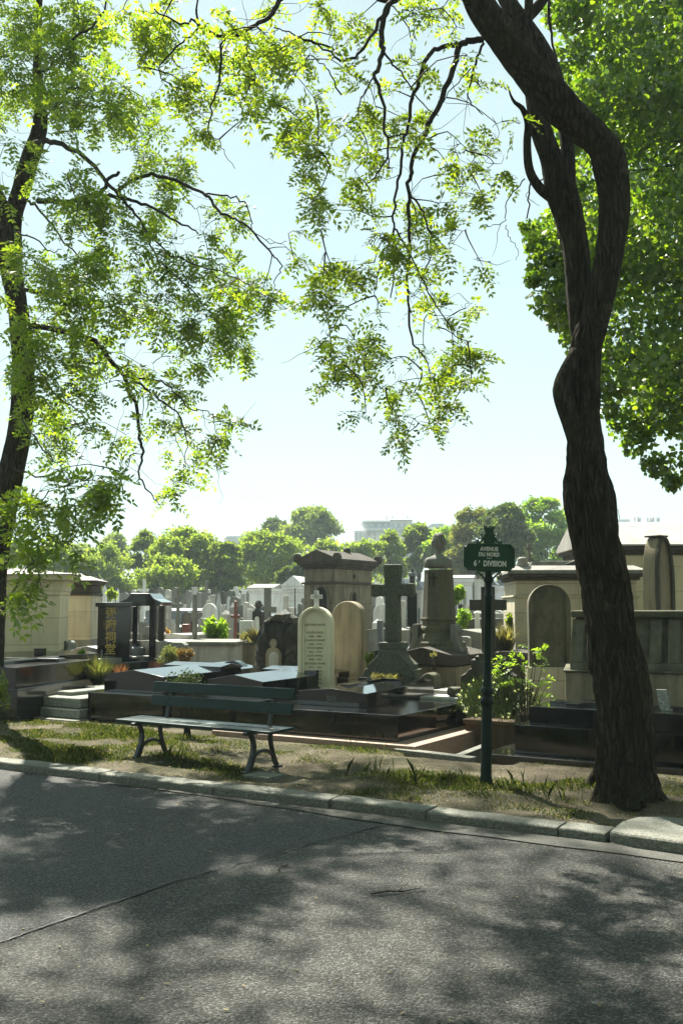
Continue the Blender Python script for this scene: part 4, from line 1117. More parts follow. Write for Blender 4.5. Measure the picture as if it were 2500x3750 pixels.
# right low chapel behind the arched stele
D=17.2; s=D/FPX; p = at(1886,2400,D); Zf = lambda py: EYE+(2220-py)*s-GZ
t = thing('chapel', 'low tan chapel with stained cornice and stepped slab roof behind the arched stele', 'chapel', (p.x,p.y,GZ), R(-3))
Lw = 2.1
MB().box(0,Lw,0,1.8,-.1,Zf(2188)).build('wall', M['ashlar_grey'], t, .015)
MB().box(-.03,Lw+.03,-.03,1.83,Zf(2189),Zf(2181)).build('moulding', M['ashlar_grey'], t, .012)
MB().box(.02,Lw-.02,.01,1.79,Zf(2181)+.001,Zf(2126)).build('frieze', M['ashlar_grey'], t, .012)
m = MB(); m.box(-.03,Lw+.03,-.04,1.84,Zf(2126)+.001,Zf(2114)); m.box(-.10,Lw+.1,-.11,1.9,Zf(2114)+.001,Zf(2103)); m.build('cornice', M['soot'], t, .012)
MB().box(-.13,Lw+.13,-.14,1.95,Zf(2103)+.001,Zf(2090),.02).build('cornice_slab', M['concrete'], t, .01)
MB().box(-.10,Lw+.13,-.12,1.93,Zf(2090)+.001,Zf(2072),.18).build('roof', M['lichen'], t, .01)
MB().box(.30,Lw-.1,.25,1.7,Zf(2072)+.001,Zf(2053),.05).build('ridge_slab', M['concrete'], t, .01)
m = MB(); m.lathe([(.10,Zf(2080)),(.115,Zf(2068)),(.08,Zf(2056)),(.10,Zf(2050)),(.05,Zf(2040))],12,.16,.12); m.build('corner_finial', M['lichen'], t, smooth=True)
m = MB(); x=.33; m.cbox(x,.5,Zf(2055),.13,.13,.08); m.cbox(x,.5,Zf(2040),.05,.05,.26); m.cbox(x,.5,Zf(2010),.14,.05,.05); m.build('roof_cross', M['concrete'], t, .006)
m = MB(); m.add([(.9,.2,Zf(2066)),(1.0,.2,Zf(2066)),(1.35,.2,Zf(2040)),(1.25,.2,Zf(2038)),(.9,.5,Zf(2066)),(1.0,.5,Zf(2066)),(1.35,.5,Zf(2040)),(1.25,.5,Zf(2038))],[(0,1,2,3),(7,6,5,4),(0,4,5,1),(1,5,6,2),(2,6,7,3),(3,7,4,0)]); m.build('roof_cover', M['rust'], t, .006)
# right big chapel
D=18.6; s=D/FPX; p = at(2170,2400,D); Zf = lambda py: EYE+(2220-py)*s-GZ
t = thing('chapel', 'big cream ashlar chapel with sooty cornice and weathered grey roof at the right edge', 'chapel', (p.x,p.y,GZ), R(-2))
MB().box(0,3.2,0,2.5,-.1,Zf(2034)).build('wall', M['ashlar'], t, .015)
m = MB(); m.box(-.05,3.25,-.06,2.55,Zf(2034)+.001,Zf(2018)); m.box(-.12,3.3,-.14,2.6,Zf(2018)+.001,Zf(2004)); m.build('cornice', M['soot'], t, .012)
m = MB(); m.prismx([(-.18,Zf(2003)),(2.7,Zf(2003)),(2.7,Zf(1990)),(1.3,Zf(1908)),(-.18,Zf(1996))],-.16,3.4); m.build('roof', M['lichen'], t, .012)
# ================================================================ middle distance, left of the centre chapel
g_pillar(340,358,2180,22,M['concrete'],'grey square pillar with black cap between the left chapels and the Chinese tomb',M['soot'],rz=0)
g_slab(216,262,2347,18.4,M['grey'],'small grey granite headstone with chamfered right shoulder against the sand-coloured chapel',chamfer=.3)
g_lowtomb(285,352,2366,19.2,M['slate'],'dark blue-grey low tomb at the foot of the second chapel',L=1.6)
loc,_,_ = mspot(225,266,2374,17.2); t = thing('stone_block','small black granite block behind the far left black tomb','block',(at(148,2380,16.8).x,16.8,GZ),0)
MB().cbox(0,0,0,.16,.16,EYE+(2220-2377)*16.8/FPX-GZ).build('block',M['black'],t,.006); MB().cbox(0,0,EYE+(2220-2377)*16.8/FPX-GZ,.17,.17,.02).build('cap',M['black'],t,.004)
g_obelisk(372,398,2140,34,M['white'],'slim white obelisk under the trees above the second chapel',rz=0)
g_obelisk(424,442,2150,36,M['white'],'thin pale obelisk just left of the pagoda-roofed canopy',rz=0)
t_ = g_pillar(478,512,2213,21,M['darkstone'],'weathered tapering stone pillar seen through the black canopy',M['concrete'],rz=R(-20),base=.12)
g_slab(508,524,2214,26,M['white'],'narrow white slab beside the weathered pillar under the canopy',rz=0)
g_cross(512,546,2122,44,M['white'],'white cross rising above the black pagoda roof',ped=.55,rz=0)
g_arch(569,600,2150,42,M['concrete'],'twin-gabled grey stele with pale pointed panel, left of a row of arches',pointed=True,panel=M['white'],rz=R(-10))
g_arch(602,626,2159,40,M['pale'],'pale round-headed stele with bluish panel right of the pointed one',panel=M['white'],rz=R(-10))
g_lowtomb(548,600,2228,27,M['slate'],'glossy dark tomb with blue-white reflection right of the black canopy',L=2.2)
# rock with virgin figure
loc,w_,h = mspot(583,622,2188,25,.25); t = thing('rock_monument','pale rough grotto rock topped by a small worn cross','monument',loc)
lumpy([(-w_*.55,0),(w_*.55,0),(w_*.5,h*.35),(w_*.35,h*.62),(w_*.12,h*.70),(-w_*.15,h*.68),(-w_*.4,h*.5)],0,.4,21,.03).build('rock',M['pale'],t)
m = MB(); m.box(-.05,.05,.12,.22,h*.62,h); m.box(-w_*.42,w_*.42,.12,.22,h*.80,h*.80+.09); m.build('cross',M['pale'],t,.01)
g_cross(632,675,2153,24,M['concrete'],'grey cross on a pale blue-grey block pedestal, right of the grotto rock',ped=.47,pw_=1.0,pmat=M['white'],rz=R(-12),wst=.26)
g_arch(662,702,2239,26,M['black'],'black granite headstone with swan-curved top between two grey crosses',rz=R(-12))
g_lowtomb(596,668,2320,21,M['pale'],'flat pale tomb slab below the grey cross pedestal',L=1.4,roof=.02)
g_lowtomb(486,592,2345,20,M['pale'],'flat white tomb slab seen behind the right column of the black canopy',L=1.2,roof=.02)
g_slab(578,684,2352,19.0,M['grey'],'wide low grey headstone with clipped shoulders behind the straw-coloured shrub',chamfer=.13,rz=R(-16))
g_slab(664,694,2286,24,M['red'],'small plain brown-red headstone left of the cross on the walled tomb',rz=R(-12))
# cross on walled tomb
g_cross(686,744,2176,21.0,M['concrete'],'grey weathered cross on stepped base standing on the walled tomb',ped=.40,pw_=.95,rz=R(-12),wst=.28,taper=.2)
D=19.5; s=D/FPX; p = at(650,2420,D); Zf = lambda py: EYE+(2220-py)*s-GZ
t = thing('walled_tomb','long low walled tomb with stained pale panels and flat coping','tomb',(p.x,p.y,GZ),R(-10))
MB().box(0,215*s,0,1.6,-.1,Zf(2362)).build('wall',M['pale'],t,.012)
MB().box(-.05,220*s,-.06,1.66,Zf(2362)+.001,Zf(2348)).build('coping',M['concrete'],t,.012)
D=19.9; s=D/FPX; p = at(868,2420,D); Zf = lambda py: EYE+(2220-py)*s-GZ
t = thing('walled_tomb','tan overgrown walled grave with dry grass, left of the blackened rock monument','tomb',(p.x,p.y,GZ),R(-10))
MB().box(0,66*s,0,1.4,-.1,Zf(2358)).build('wall',M['tan'],t,.012)
MB().box(-.02,70*s,-.04,1.44,Zf(2358)+.001,Zf(2350)).build('coping',M['mossy'],t,.012)
rg2 = np.random.default_rng(11); n=220
bs = np.stack([rg2.uniform(0,.36,n),rg2.uniform(.05,1.2,n),np.full(n,Zf(2352))],1); blades('dry_grass',bs,.2,M['straw'],t,.008,1.0,rg=rg2)
g_cross(738,774,2125,36,M['concrete'],'tall grey cross on dark pedestal beneath the spreading tree',ped=.48,pw_=.95,pmat=M['darkstone'],rz=R(-12),wst=.3)
g_obelisk(770,792,2176,30,M['pale'],'left, flat-topped half of a pair of pale pillars',top=.03,cap=M['pale'],rz=R(-12),sub=.8)
g_obelisk(786,818,2165,29.5,M['pale'],'stout pale pillar with pointed conical cap behind the bright green shrub',top=.2,rz=R(-12),sub=.8)
g_slab(722,758,2264,22.5,M['grey'],'small blue-grey headstone with cut corners behind the cross on the walled tomb',chamfer=.25,rz=R(-12))
g_cross(845,882,2201,25,M['red'],'red granite cross on a red block',ped=.42,pw_=1.1,rz=R(-12),wst=.33,taper=.02)
g_arch(822,856,2160,33,M['concrete'],'grey gabled stele with white panel left of the red cross',panel=M['white'],pointed=True,rz=R(-30))
g_arch(853,874,2148,38,M['white'],'white gothic stele peeking above the red cross',pointed=True,rz=0)
g_arch(838,880,2184,31,M['concrete'],'dark-rimmed horseshoe stele behind the red cross',panel=M['white'],rz=R(-12))
g_pillar(883,898,2174,30,M['pale'],'slender pale column right of the red cross',rz=R(-12))
g_slab(873,926,2273,22,M['white'],'broad blank white slab in front of the dark finialled stele',rz=R(-10))
# dark stele with white tablet
loc,w_,h = mspot(920,964,2197,23.5,.2,R(-12)); t = thing('headstone','dark grey finialled stele with tall white epitaph tablet','headstone',loc,R(-12))
MB().prism([(-w_/2,0),(w_/2,0),(w_/2,h*.84),(w_*.3,h*.86),(w_*.15,h*.9),(-w_*.15,h*.9),(-w_*.3,h*.86),(-w_/2,h*.84)],0,.2).build('slab',M['black_mat'],t,.012)
m = MB(); m.lathe([(.05,h*.89),(.07,h*.92),(.09,h*.95),(.05,h*.99),(.02,h)],10,0,.1); m.build('finial',M['darkstone'],t,smooth=True)
MB().prism(arch(w_*.44,h*.58,z0=h*.2),-.014,.005).build('tablet',M['white'],t,.004)
g_cross(946,1014,2152,25,M['concrete'],'large pale grey cross between the dark stele and the white chapel',ped=.12,pw_=.6,rz=R(-24),wst=.32,armz=.70)
g_cross(1016,1078,2182,27,M['pale'],'pale stone cross in front of the grille-doored chapel',ped=.3,pw_=.5,rz=R(-20),wst=.28)
chapel(908,1000,2137,47,M['white'],M['lichen'],'white chapel with slab roof and grey arched niche, left of the pedimented one',arched=True,pediment=False,top=.08,rz=R(-12),th=.5)
chapel(1036,1112,2108,43,M['white'],M['white'],'pale pedimented chapel with grille door beside the sooty centre chapel',rz=R(-12),plate_=M['white'],depth=3,th=.5)
loc,_,_ = mspot(1078,1082,2155,21); t = thing('iron_pole','thin black iron pole with small cross standing near the blackened rock','pole',loc,0)
m = MB(); m.tube([(0,0,0),(0,0,EYE+(2220-2155)*21/FPX-GZ)],.011,6); m.build('pole',M['rust'],t); MB().box(-.07,.07,-.008,.008,.35,.37).build('crossbar',M['rust'],t)

# ================================================================ middle distance, right of the centre chapel
loc,w_,h = mspot(1488,1532,2085,19.5,.2,R(-20)); t = thing('monument','polished black pillar with capped top and scrolled consoles, behind the granite cross','monument',loc,R(-20))
MB().cbox(0,0,h*.28,w_*.62,w_*.62,h*.66,w_*.02).build('shaft',M['black'],t,.01)
m = MB(); m.cbox(0,0,h*.94,w_*.8,w_*.8,h*.03); m.cbox(0,0,h*.97,w_*.72,w_*.72,h*.03,.08); m.build('cap',M['slate'],t,.008)
m = MB(); m.cbox(-.05,0,0,w_*1.6,w_*1.2,h*.14); m.cbox(-.05,0,h*.14,w_*1.3,w_*1.0,h*.14); m.build('base',M['black'],t,.012)
for z_ in (.16,.21,.26,.33): 
    m = MB(); m.tube([(-w_*.9,-w_*.62,h*z_),(w_*.4,-w_*.62,h*z_)],.035,10); m.build('console',M['black'],t,smooth=True)
MB().box(-.10,.10,-w_*.33,-w_*.31,h*.52,h*.8).build('plaque',M['void'],t)
chapel(1648,1728,2103,40,M['farwall'],M['lichen'],'low white chapel with grey slab roof right of the bust monument',pediment=False,top=.06,rz=R(-10),th=.5)
g_arch(1728,1778,2121,36,M['white'],'tall white arched stele with blank pale panel left of the sign post',panel=M['white'],frame=M['concrete'],rz=R(-8))
chapel(1752,1812,2101,41,M['farwall'],M['slate'],'white gabled chapel just behind the sign post',rz=R(-12),th=.5)
chapel(1806,1880,2105,45,M['farwall'],M['slate'],'white chapel with slit windows and dark slate gable at the right of the sign post',rz=R(-12),doorw=.16,th=.5)
g_obelisk(1728,1764,2236,21,M['white'],'sunlit white shaft on bright moulded base left of the dark cross',rz=R(-12),top=.03)
g_slab(1672,1722,2331,17.5,M['grey'],'small grey headstone with clipped corners right of the bust monument',chamfer=.2,rz=R(-20))
g_lowtomb(1652,1738,2264,24,M['darkstone'],'dark flat tomb with grey slab top right of the bust monument',L=1.6,roof=.02)
g_lowtomb(1660,1720,2305,20,M['concrete'],'grey sloping tomb slab just above the clipped grey headstone',L=1.6)
g_slab(1376,1402,2271,20,M['slate'],'blue-grey upright slab between the centre chapel and the granite cross',rz=R(-10))
g_pillar(1460,1484,2200,24,M['pale'],'pale stone pillar glimpsed between the granite cross and the black pillar',rz=R(-12))
g_arch(1372,1404,2185,30,M['white'],'white stele with dark urn shadow beside the centre chapel right wall',rz=R(-12))
g_lowtomb(1375,1470,2374,19,M['black'],'low black tomb glinting behind the shaft of the granite cross',L=1.4)
loc,_,_ = mspot(1815,1822,2358,15); 
g_slab(1838,1886,2180,33,M['concrete'],'pale grey slab monument left of the tan chapel corner',rz=R(-10))
g_lowtomb(1810,1890,2385,16.3,M['darkstone'],'dark low tomb behind the leafy sapling at the tan chapel corner',L=1.0,roof=.02)

# ================================================================ dense far rows
FAR = [ # px0,px1,top,D,kind
 (345,366,2170,48,'a'),(400,420,2165,52,'s'),(446,470,2170,50,'a'),(476,500,2160,54,'g'),(540,566,2158,50,'s'),(628,650,2150,52,'g'),(648,664,2158,48,'o'),
 (676,700,2162,46,'a'),(702,722,2150,54,'s'),(716,736,2168,44,'a'),(752,770,2158,52,'g'),(806,824,2166,48,'s'),(860,880,2170,44,'a'),(880,902,2162,52,'s'),(898,914,2158,50,'o'),
 (1000,1022,2150,50,'a'),(1016,1040,2142,56,'s'),(1100,1120,2190,38,'a'),(1378,1400,2140,48,'a'),(1400,1424,2150,52,'s'),(1440,1460,2160,46,'g'),(1460,1488,2118,50,'c'),
 (1520,1545,2128,52,'c'),(1690,1706,2160,34,'a'),(1790,1806,2150,48,'o'),(1850,1872,2160,40,'a'),(1862,1884,2150,46,'s'),(640,656,2190,32,'s'),(752,768,2200,28,'s'),
 (884,906,2205,27,'a'),(905,922,2230,26,'s'),(975,990,2215,30,'a'),(1050,1075,2225,27,'s'),(1086,1106,2210,30,'a'),(1640,1656,2215,28,'s'),(1700,1722,2215,30,'a'),(1716,1730,2225,26,'s'),
 (1840,1862,2290,20,'s'),(1866,1884,2310,19,'a'),(455,480,2200,30,'s'),(524,546,2180,33,'a'),(560,575,2190,34,'o'),(640,664,2205,29,'g'),(694,712,2200,30,'o'),(800,822,2215,28,'s'),
]
rx = random.Random(12)
for _ in range(125):
    x = rx.choice([rx.uniform(345,1110), rx.uniform(345,1110), rx.uniform(345,1110), rx.uniform(1372,1486), rx.uniform(1640,1885)]); D_ = rx.uniform(25,60)
    hh_ = rx.uniform(.9,1.75); y_ = 2220-(hh_+GZ-EYE)*FPX/D_; hw_ = rx.uniform(.2,.33)*FPX/D_
    FAR.append((x-hw_, x+hw_, y_, D_, rx.choice('aasgoxxx')))
lab = {'x':'small grey or pale stone cross in the far rows under the tree line','a':'small pale round-topped headstone in the far rows under the tree line','s':'small pale square slab in the far rows under the tree line','g':'small pale gabled stele in the far rows under the tree line','o':'small slender obelisk in the far rows under the tree line','c':'small white chapel in the far rows below the trees'}
grp = {'x':'far small crosses','a':'far round-topped headstones','s':'far square slabs','g':'far gabled steles','o':'far small obelisks','c':'far small chapels'}
rf = random.Random(5)
for i,(x0,x1,y,D,k) in enumerate(FAR):
    mt = M[rf.choice(['white','pale','pale','concrete','white','grey','concrete','darkstone'])]; rz = R(rf.uniform(-25,0))
    if k == 'a': g_arch(x0,x1,y,D,mt,lab[k],rz=rz,group=grp[k])
    elif k == 's': g_slab(x0,x1,y,D,mt,lab[k],rz=rz,group=grp[k])
    elif k == 'g': g_arch(x0,x1,y,D,mt,lab[k],rz=rz,pointed=True,group=grp[k],name='stele',cat='stele')
    elif k == 'o': g_obelisk(x0,x1,y,D,mt,lab[k],rz=rz,group=grp[k])
    elif k == 'x': g_cross(x0-.1*(x1-x0),x1+.1*(x1-x0),y,D,mt,lab[k],rz=rz,group=grp[k],ped=rf.uniform(.25,.5),pw_=.8)
    else: chapel(x0,x1,y,D,mt,M['slate'],lab[k],rz=rz,group=grp[k],th=.5)
FLAT = [(470,540,2260,30),(540,600,2290,26),(830,920,2262,28),(930,1000,2300,25),(700,760,2240,30),(1376,1410,2300,23),(1650,1720,2240,28),(760,850,2255,31),(880,930,2250,33),(560,640,2252,33),(1000,1080,2275,26),(1780,1850,2330,21)]
for i,(x0,x1,y,D) in enumerate(FLAT):
    g_lowtomb(x0,x1,y,D,M[rf.choice(['pale','black_mat','grey','concrete'])],'low flat tomb among the crowded stones of the middle distance',L=2.0,roof=.05,group='low tombs of the middle distance')

# ================================================================ buildings on the skyline
def block(t, x0,x1,y0,y1,z0,z1, cols, rows, mat, ww=.45, first=0):
    MB().box(x0,x1,y0,y1,z0,z1).build('wall', mat, t)
    n = 0; cw = (x1-x0)/cols; rh = (z1-z0)/rows
    for r_ in range(first, rows):
        for c_ in range(cols):
            xa = x0+cw*(c_+.5-ww/2); xb = x0+cw*(c_+.5+ww/2); za = z0+rh*(r_+.22); zb = z0+rh*(r_+.80)
            f = MB().box(xa,xb,y0-.06,y0+.05,za,zb).build('window', M['glass'], t)
            m = MB(); e=.10; m.box(xa-e,xb+e,y0-.13,y0-.061,za-e,za); m.box(xa-e,xb+e,y0-.13,y0-.061,zb,zb+e); m.box(xa-e,xa,y0-.13,y0-.061,za,zb); m.box(xb,xb+e,y0-.13,y0-.061,za,zb); m.box((xa+xb)/2-.05,(xa+xb)/2+.05,y0-.12,y0-.061,za,zb); m.build('frame', M['farwall'], f)
D=230; s=D/FPX; p = at(1297,2000,D); Zf = lambda py: EYE+(2220-py)*s
t = thing('apartment_building','white apartment block with zinc penthouse roof and balconies on the skyline','building',(p.x,D,0),R(0))
block(t,0,45*s,0,12,0,Zf(1944),3,7,M['farwall'],first=3)
block(t,45*s+.01,222*s,1,14,0,Zf(1932),9,8,M['farwall'],first=4)
m = MB(); m.box(32*s,130*s,2.5,12,Zf(1932)+.01,Zf(1909)); m.box(130*s+.02,215*s,2.2,12,Zf(1932)+.01,Zf(1903)); m.build('wall', M['farwall'], t)
for i in range(7):
    x = 38*s+i*24*s; f = MB().box(x,x+13*s,2.1,2.3,Zf(1930),Zf(1914)).build('window', M['glass'], t)
m = MB(); m.box(28*s,132*s,1.5,12.5,Zf(1909)+.01,Zf(1902),.4); m.box(132*s+.02,218*s,1.2,12.5,Zf(1903)+.01,Zf(1896),.5); m.build('roof', M['zinc'], t)
m = MB(); 
for i in range(46): m.box(46*s+i*3.7*s,46*s+i*3.7*s+.07,-.02,.05,Zf(1943),Zf(1934))
m.box(45*s,216*s,-.03,.06,Zf(1934),Zf(1933)); m.box(45*s,216*s,-.05,1.0,Zf(1945),Zf(1943)); m.build('balcony', M['zinc'], t)
for x in (118,140,196): MB().box(x*s,(x+7)*s,4,6,Zf(1900),Zf(1886)).build('chimney', M['farwall'], t)
D=260; s=D/FPX; p = at(1572,2000,D); Zf = lambda py: EYE+(2220-py)*s
t = thing('apartment_building','distant pale house with low gabled zinc roof left of the dark olive tree','building',(p.x,D,0),R(0))
block(t,0,90*s,0,10,0,Zf(1932),5,8,M['farwall'],first=6)
m = MB(); m.prism([(-1,Zf(1932)+.01),(60*s,Zf(1932)+.01),(52*s,Zf(1918)),(12*s,Zf(1918))],0,9); m.build('roof', M['zinc'], t)
MB().box(60*s+.02,88*s,1,8,Zf(1932)+.01,Zf(1924)).build('penthouse', M['farwall'], t)
D=240; s=D/FPX; p = at(822,2000,D); Zf = lambda py: EYE+(2220-py)*s
t = thing('apartment_building','distant flat-roofed blue-grey block low on the skyline left of the tall tree','building',(p.x,D,0),R(0))
block(t,0,120*s,0,10,0,Zf(1970),6,6,M['zinc'],first=5)
MB().box(5*s,118*s,1,9,Zf(1970)+.01,Zf(1963)).build('roof', M['zinc'], t)
D=125; s=D/FPX; p = at(2280,1960,D); Zf = lambda py: EYE+(2220-py)*s
t = thing('apartment_building','zinc-roofed building with a row of white chimney stacks at the upper right','building',(p.x,D,0),R(0))
block(t,0,330*s,0,14,0,Zf(1928),10,4,M['farwall'])
m = MB(); m.prismx([(-.3,Zf(1927)),(14,Zf(1927)),(9,Zf(1905)),(3,Zf(1905))],-.3,330*s); m.build('roof', M['zinc'], t)
MB().box(10*s,60*s,4,8,Zf(1905)+.01,Zf(1892)).build('penthouse', M['farwall'], t)
for x,w_,y in ((80,6,1877),(92,6,1874),(100,7,1878),(128,8,1879),(140,8,1878),(150,8,1876),(165,7,1877),(173,6,1878)):
    MB().box(x*s,(x+w_)*s,4.5,6,Zf(1905)+.01,Zf(y+6)).build('chimney', M['farwall'], t)
m = MB(); m.tube([(30*s,5,Zf(1892)),(24*s,5,Zf(1850))],.05,5); m.build('antenna', M['rust'], t)
# ivy-hidden wall closing the far side of the burial ground
t = thing('boundary_wall','long dim stone wall behind the farthest stones under the trees','wall',(0,72,GZ),R(-8))
MB().box(-60,40,0,.5,0,2.6).build('wall', M['concrete'], t)
MB().box(-60,40,-.06,.56,2.601,2.75).build('coping', M['darkstone'], t)
# ================================================================ foliage tools (numpy)
def unit(v): return v/np.maximum(1e-9, np.linalg.norm(v, axis=-1, keepdims=True))
def pinnate(base, d, L, rg, pairs=5, lw=.31, droop=.35, split=.5):
    """compound leaves: (N,3) bases, directions, lengths -> quads (M*4,3)"""
    N = len(base); d = unit(d)
    up = unit(np.tile([0,0,1.], (N,1))+rg.normal(0,.45,(N,3))); side = unit(np.cross(d, up)); up = unit(np.cross(side, d))
    out = []
    fs = np.linspace(.22, .97, pairs)
    for i, f in enumerate(fs):
        p = base+d*(L*f)[:,None]; p[:,2] -= droop*L*f*f
        for sg in (-1, 1):
            ll = L*(.34-.10*abs(f-.5))*(.85+.3*rg.random(N))
            ld = unit(side*sg*.85+d*.55+up*rg.normal(-.15,.22,(N,1)))
            wd = unit(np.cross(ld, up)+rg.normal(0,.25,(N,3)))*(ll*lw*.5*1.0)[:,None]*1.5
            mid = p+ld*(ll*.45)[:,None]
            out.append(np.stack([p, mid-wd, p+ld*ll[:,None], mid+wd], 1))
    p = base+d*(L*.98)[:,None]; p[:,2] -= droop*L
    ll = L*.26; ld = unit(d+np.array([0,0,-.5])); wd = side*(ll*lw*.75)[:,None]; mid = p+ld*(ll*.45)[:,None]
    out.append(np.stack([p, mid-wd, p+ld*ll[:,None], mid+wd], 1))
    return np.concatenate(out, 0)
def simple_leaves(pos, size, rg, asp=.8, droop=.4):
    N = len(pos); d = unit(rg.normal(0,1,(N,3))+np.array([0,0,-droop])); n = unit(rg.normal(0,1,(N,3))+np.array([0,0,.8]))
    s = unit(np.cross(d, n)); sz = size*(.6+.8*rg.random(N))
    return np.stack([pos, pos+d*(sz*.42)[:,None]-s*(sz*asp*.5)[:,None], pos+d*sz[:,None], pos+d*(sz*.42)[:,None]+s*(sz*asp*.5)[:,None]], 1)
def ball(n, rg, shell=.0):
    v = unit(rg.normal(0,1,(n,3))); r = rg.random(n)**(1/3); r = shell+(1-shell)*r
    return v*r[:,None]
def in_blob(c, r, n, rg, shell=.0): return np.array(c)+ball(n, rg, shell)*np.array(r)

class Wood:
    """branches as thin tubes gathered in one mesh, remembering their points for the twigs"""
    def __init__(s): s.m = MB(); s.pts = []
    def limb(s, pts, r0, r1, n=6, jit=.0, sub=3, seed=0):
        pts = [Vector(p) for p in pts]
        rr = random.Random(seed*31+len(s.m.v)); q = []
        c = curve([tuple(p) for p in pts], sub) if len(pts) > 2 else [tuple(pts[0].lerp(pts[1], k/sub)) for k in range(sub+1)]
        for i, p in enumerate(c):
            j = jit if 0 < i < len(c)-1 else 0
            q.append(Vector(p)+Vector((rr.uniform(-j,j), rr.uniform(-j,j), rr.uniform(-j,j))))
        rad = [r0+(r1-r0)*(i/(len(q)-1)) for i in range(len(q))]
        s.m.tube(q, rad, n); s.pts += [tuple(p) for p in q]; return q
    def twig_to(s, target, rg, r=.007, stop=.85):
        P = np.array(s.pts); t = np.array(target); dist = np.linalg.norm(P-t, axis=1)+.35*np.maximum(0, t[2]-P[:,2])
        b = Vector(P[int(np.argmin(dist))]); tv = Vector(t); L = (tv-b).length
        n = max(2, min(5, int(L/.22)))
        pts = [b]
        for k in range(1, n+1):
            x = b.lerp(tv, k/n); j = L*.09 if k < n else 0
            x += Vector(rg.normal(0, j, 3)); x.z += .12*L*math.sin(k/n*math.pi)
            pts.append(x)
        s.limb(pts, r, r*.45, 4, 0, 2)
        return L
    def build(s, name, mat, parent): return s.m.build(name, mat, parent, smooth=True, fix=False)

def trunk_mesh(name, pts, rad, mat, parent, seg=40, rough=.10, seed=0, dl=.035, vertical=True):
    """furrowed trunk along pts"""
    from mathutils import noise as mn
    c = curve([tuple(p)+(r,) for p, r in zip(pts, rad)], 12)
    # resample
    q = [c[0]]; 
    for x in c[1:]:
        if (Vector(x[:3])-Vector(q[-1][:3])).length >= dl: q.append(x)
    vs = []; m = len(q); up = None; arc = 0
    for i, x in enumerate(q):
        p = Vector(x[:3]); d = (Vector(q[min(i+1,m-1)][:3])-Vector(q[max(i-1,0)][:3])).normalized()
        if i: arc += (p-Vector(q[i-1][:3])).length
        if up is None: up = Vector((0,1,0)) if abs(d.y) < .8 else Vector((1,0,0))
        sx = d.cross(up).normalized(); up = sx.cross(d).normalized(); r = x[3]
        for k in range(seg):
            a = 2*math.pi*k/seg; cx, sy = math.cos(a), math.sin(a)
            v3 = Vector((cx*r*30+seed, sy*r*30, arc*2.1))
            f = abs(mn.noise(v3)); g = mn.noise(Vector((cx*2+seed, sy*2, arc*1.1))); h = abs(mn.noise(v3*2.3))
            rr = r*(1+rough*(f*1.1-.35)+rough*.5*h+.10*g)
            vs.append(p+sx*cx*rr+up*sy*rr)
    fs = [(i*seg+k, i*seg+(k+1)%seg, (i+1)*seg+(k+1)%seg, (i+1)*seg+k) for i in range(m-1) for k in range(seg)]
    fs.append(tuple(range((m-1)*seg, m*seg)))
    mm = MB(); mm.add(vs, fs); return mm.build(name, mat, parent, smooth=True, fix=False)

# ================================================================ right leaning tree
def z5(x, y, D): return at(1250+x*.808, y*.808, D)
def z4(x, y, D): return at(x*.808, y*.808, D)
DT = 8.55
base = gnd(2300, 2885, GZ)
TR = thing('tree', 'big leaning tree with forked furrowed trunk and feathery leaves, beside the street sign', 'tree', (0,0,0), 0)
def tp(px, py, D=DT): return at(px, py, D)
sT = DT/FPX/2
main = [(2302,2935,262),(2296,2880,220),(2288,2780,192),(2284,2650,186),(2273,2500,184),(2250,2374,176),(2216,2144,166),(2174,1972,164),(2150,1800,160),(2140,1640,132),(2137,1540,116),(2136,1430,110),(2143,1290,112),(2160,1215,104),(2185,1130,60),(2200,1090,20)]
tk = trunk_mesh('trunk', [tp(x,y) for x,y,w_ in main], [w_*sT for x,y,w_ in main], M['bark'], TR, 128, .25, 1, .025)
# root flare
m = MB()
for a_ in (-2.5,-1.3,3.0):
    dx, dy = math.cos(a_), math.sin(a_)
    b0 = Vector((base.x,base.y,GZ))
    m.tube([b0+Vector((dx*.16,dy*.16,.34)), b0+Vector((dx*.23,dy*.23,.16)), b0+Vector((dx*.33,dy*.33,.03)), b0+Vector((dx*.46,dy*.46,-.06))], [.06,.065,.05,.02], 9)
m.build('root', M['bark'], TR, smooth=True)
rst = [(1110,1660,60),(1125,1580,90),(1145,1480,112),(1165,1350,138),(1205,1200,122),(1230,1000,132),(1232,850,140),(1205,710,150),(1160,640,135),(1060,550,150),(950,440,165),(850,320,150),(740,180,140),(650,60,130),(590,-60,120),(520,-260,95),(420,-480,60)]
trunk_mesh('limb', [z5(x,y,8.55-.03*i) for i,(x,y,w_) in enumerate(rst)], [w_*.808*sT for x,y,w_ in rst], M['bark'], TR, 56, .15, 4)
lst = [(1105,1640,50),(1095,1560,84),(1085,1470,104),(1075,1350,112),(1068,1200,120),(1050,1080,128),(1020,950,140),(985,840,140),(950,720,100),(905,600,95),(880,480,90),(850,300,60),(845,120,46),(850,-60,40)]
trunk_mesh('limb', [z5(x,y,8.62+.02*i) for i,(x,y,w_) in enumerate(lst)], [w_*.808*sT for x,y,w_ in lst], M['bark'], TR, 48, .14, 7)
c3 = [(1015,860,90),(1025,720,70),(1015,600,66),(990,470,90),(950,330,95),(890,210,95),(830,120,90),(760,20,80),(690,-120,60)]
trunk_mesh('limb', [z5(x,y,8.72+.045*i) for i,(x,y,w_) in enumerate(c3)], [w_*.808*sT for x,y,w_ in c3], M['bark'], TR, 40, .14, 9)
c4 = [(945,890,52),(895,850,46),(850,770,42),(840,650,38),(845,560,36),(818,492,26),(785,465,16),(765,430,10),(752,380,4)]
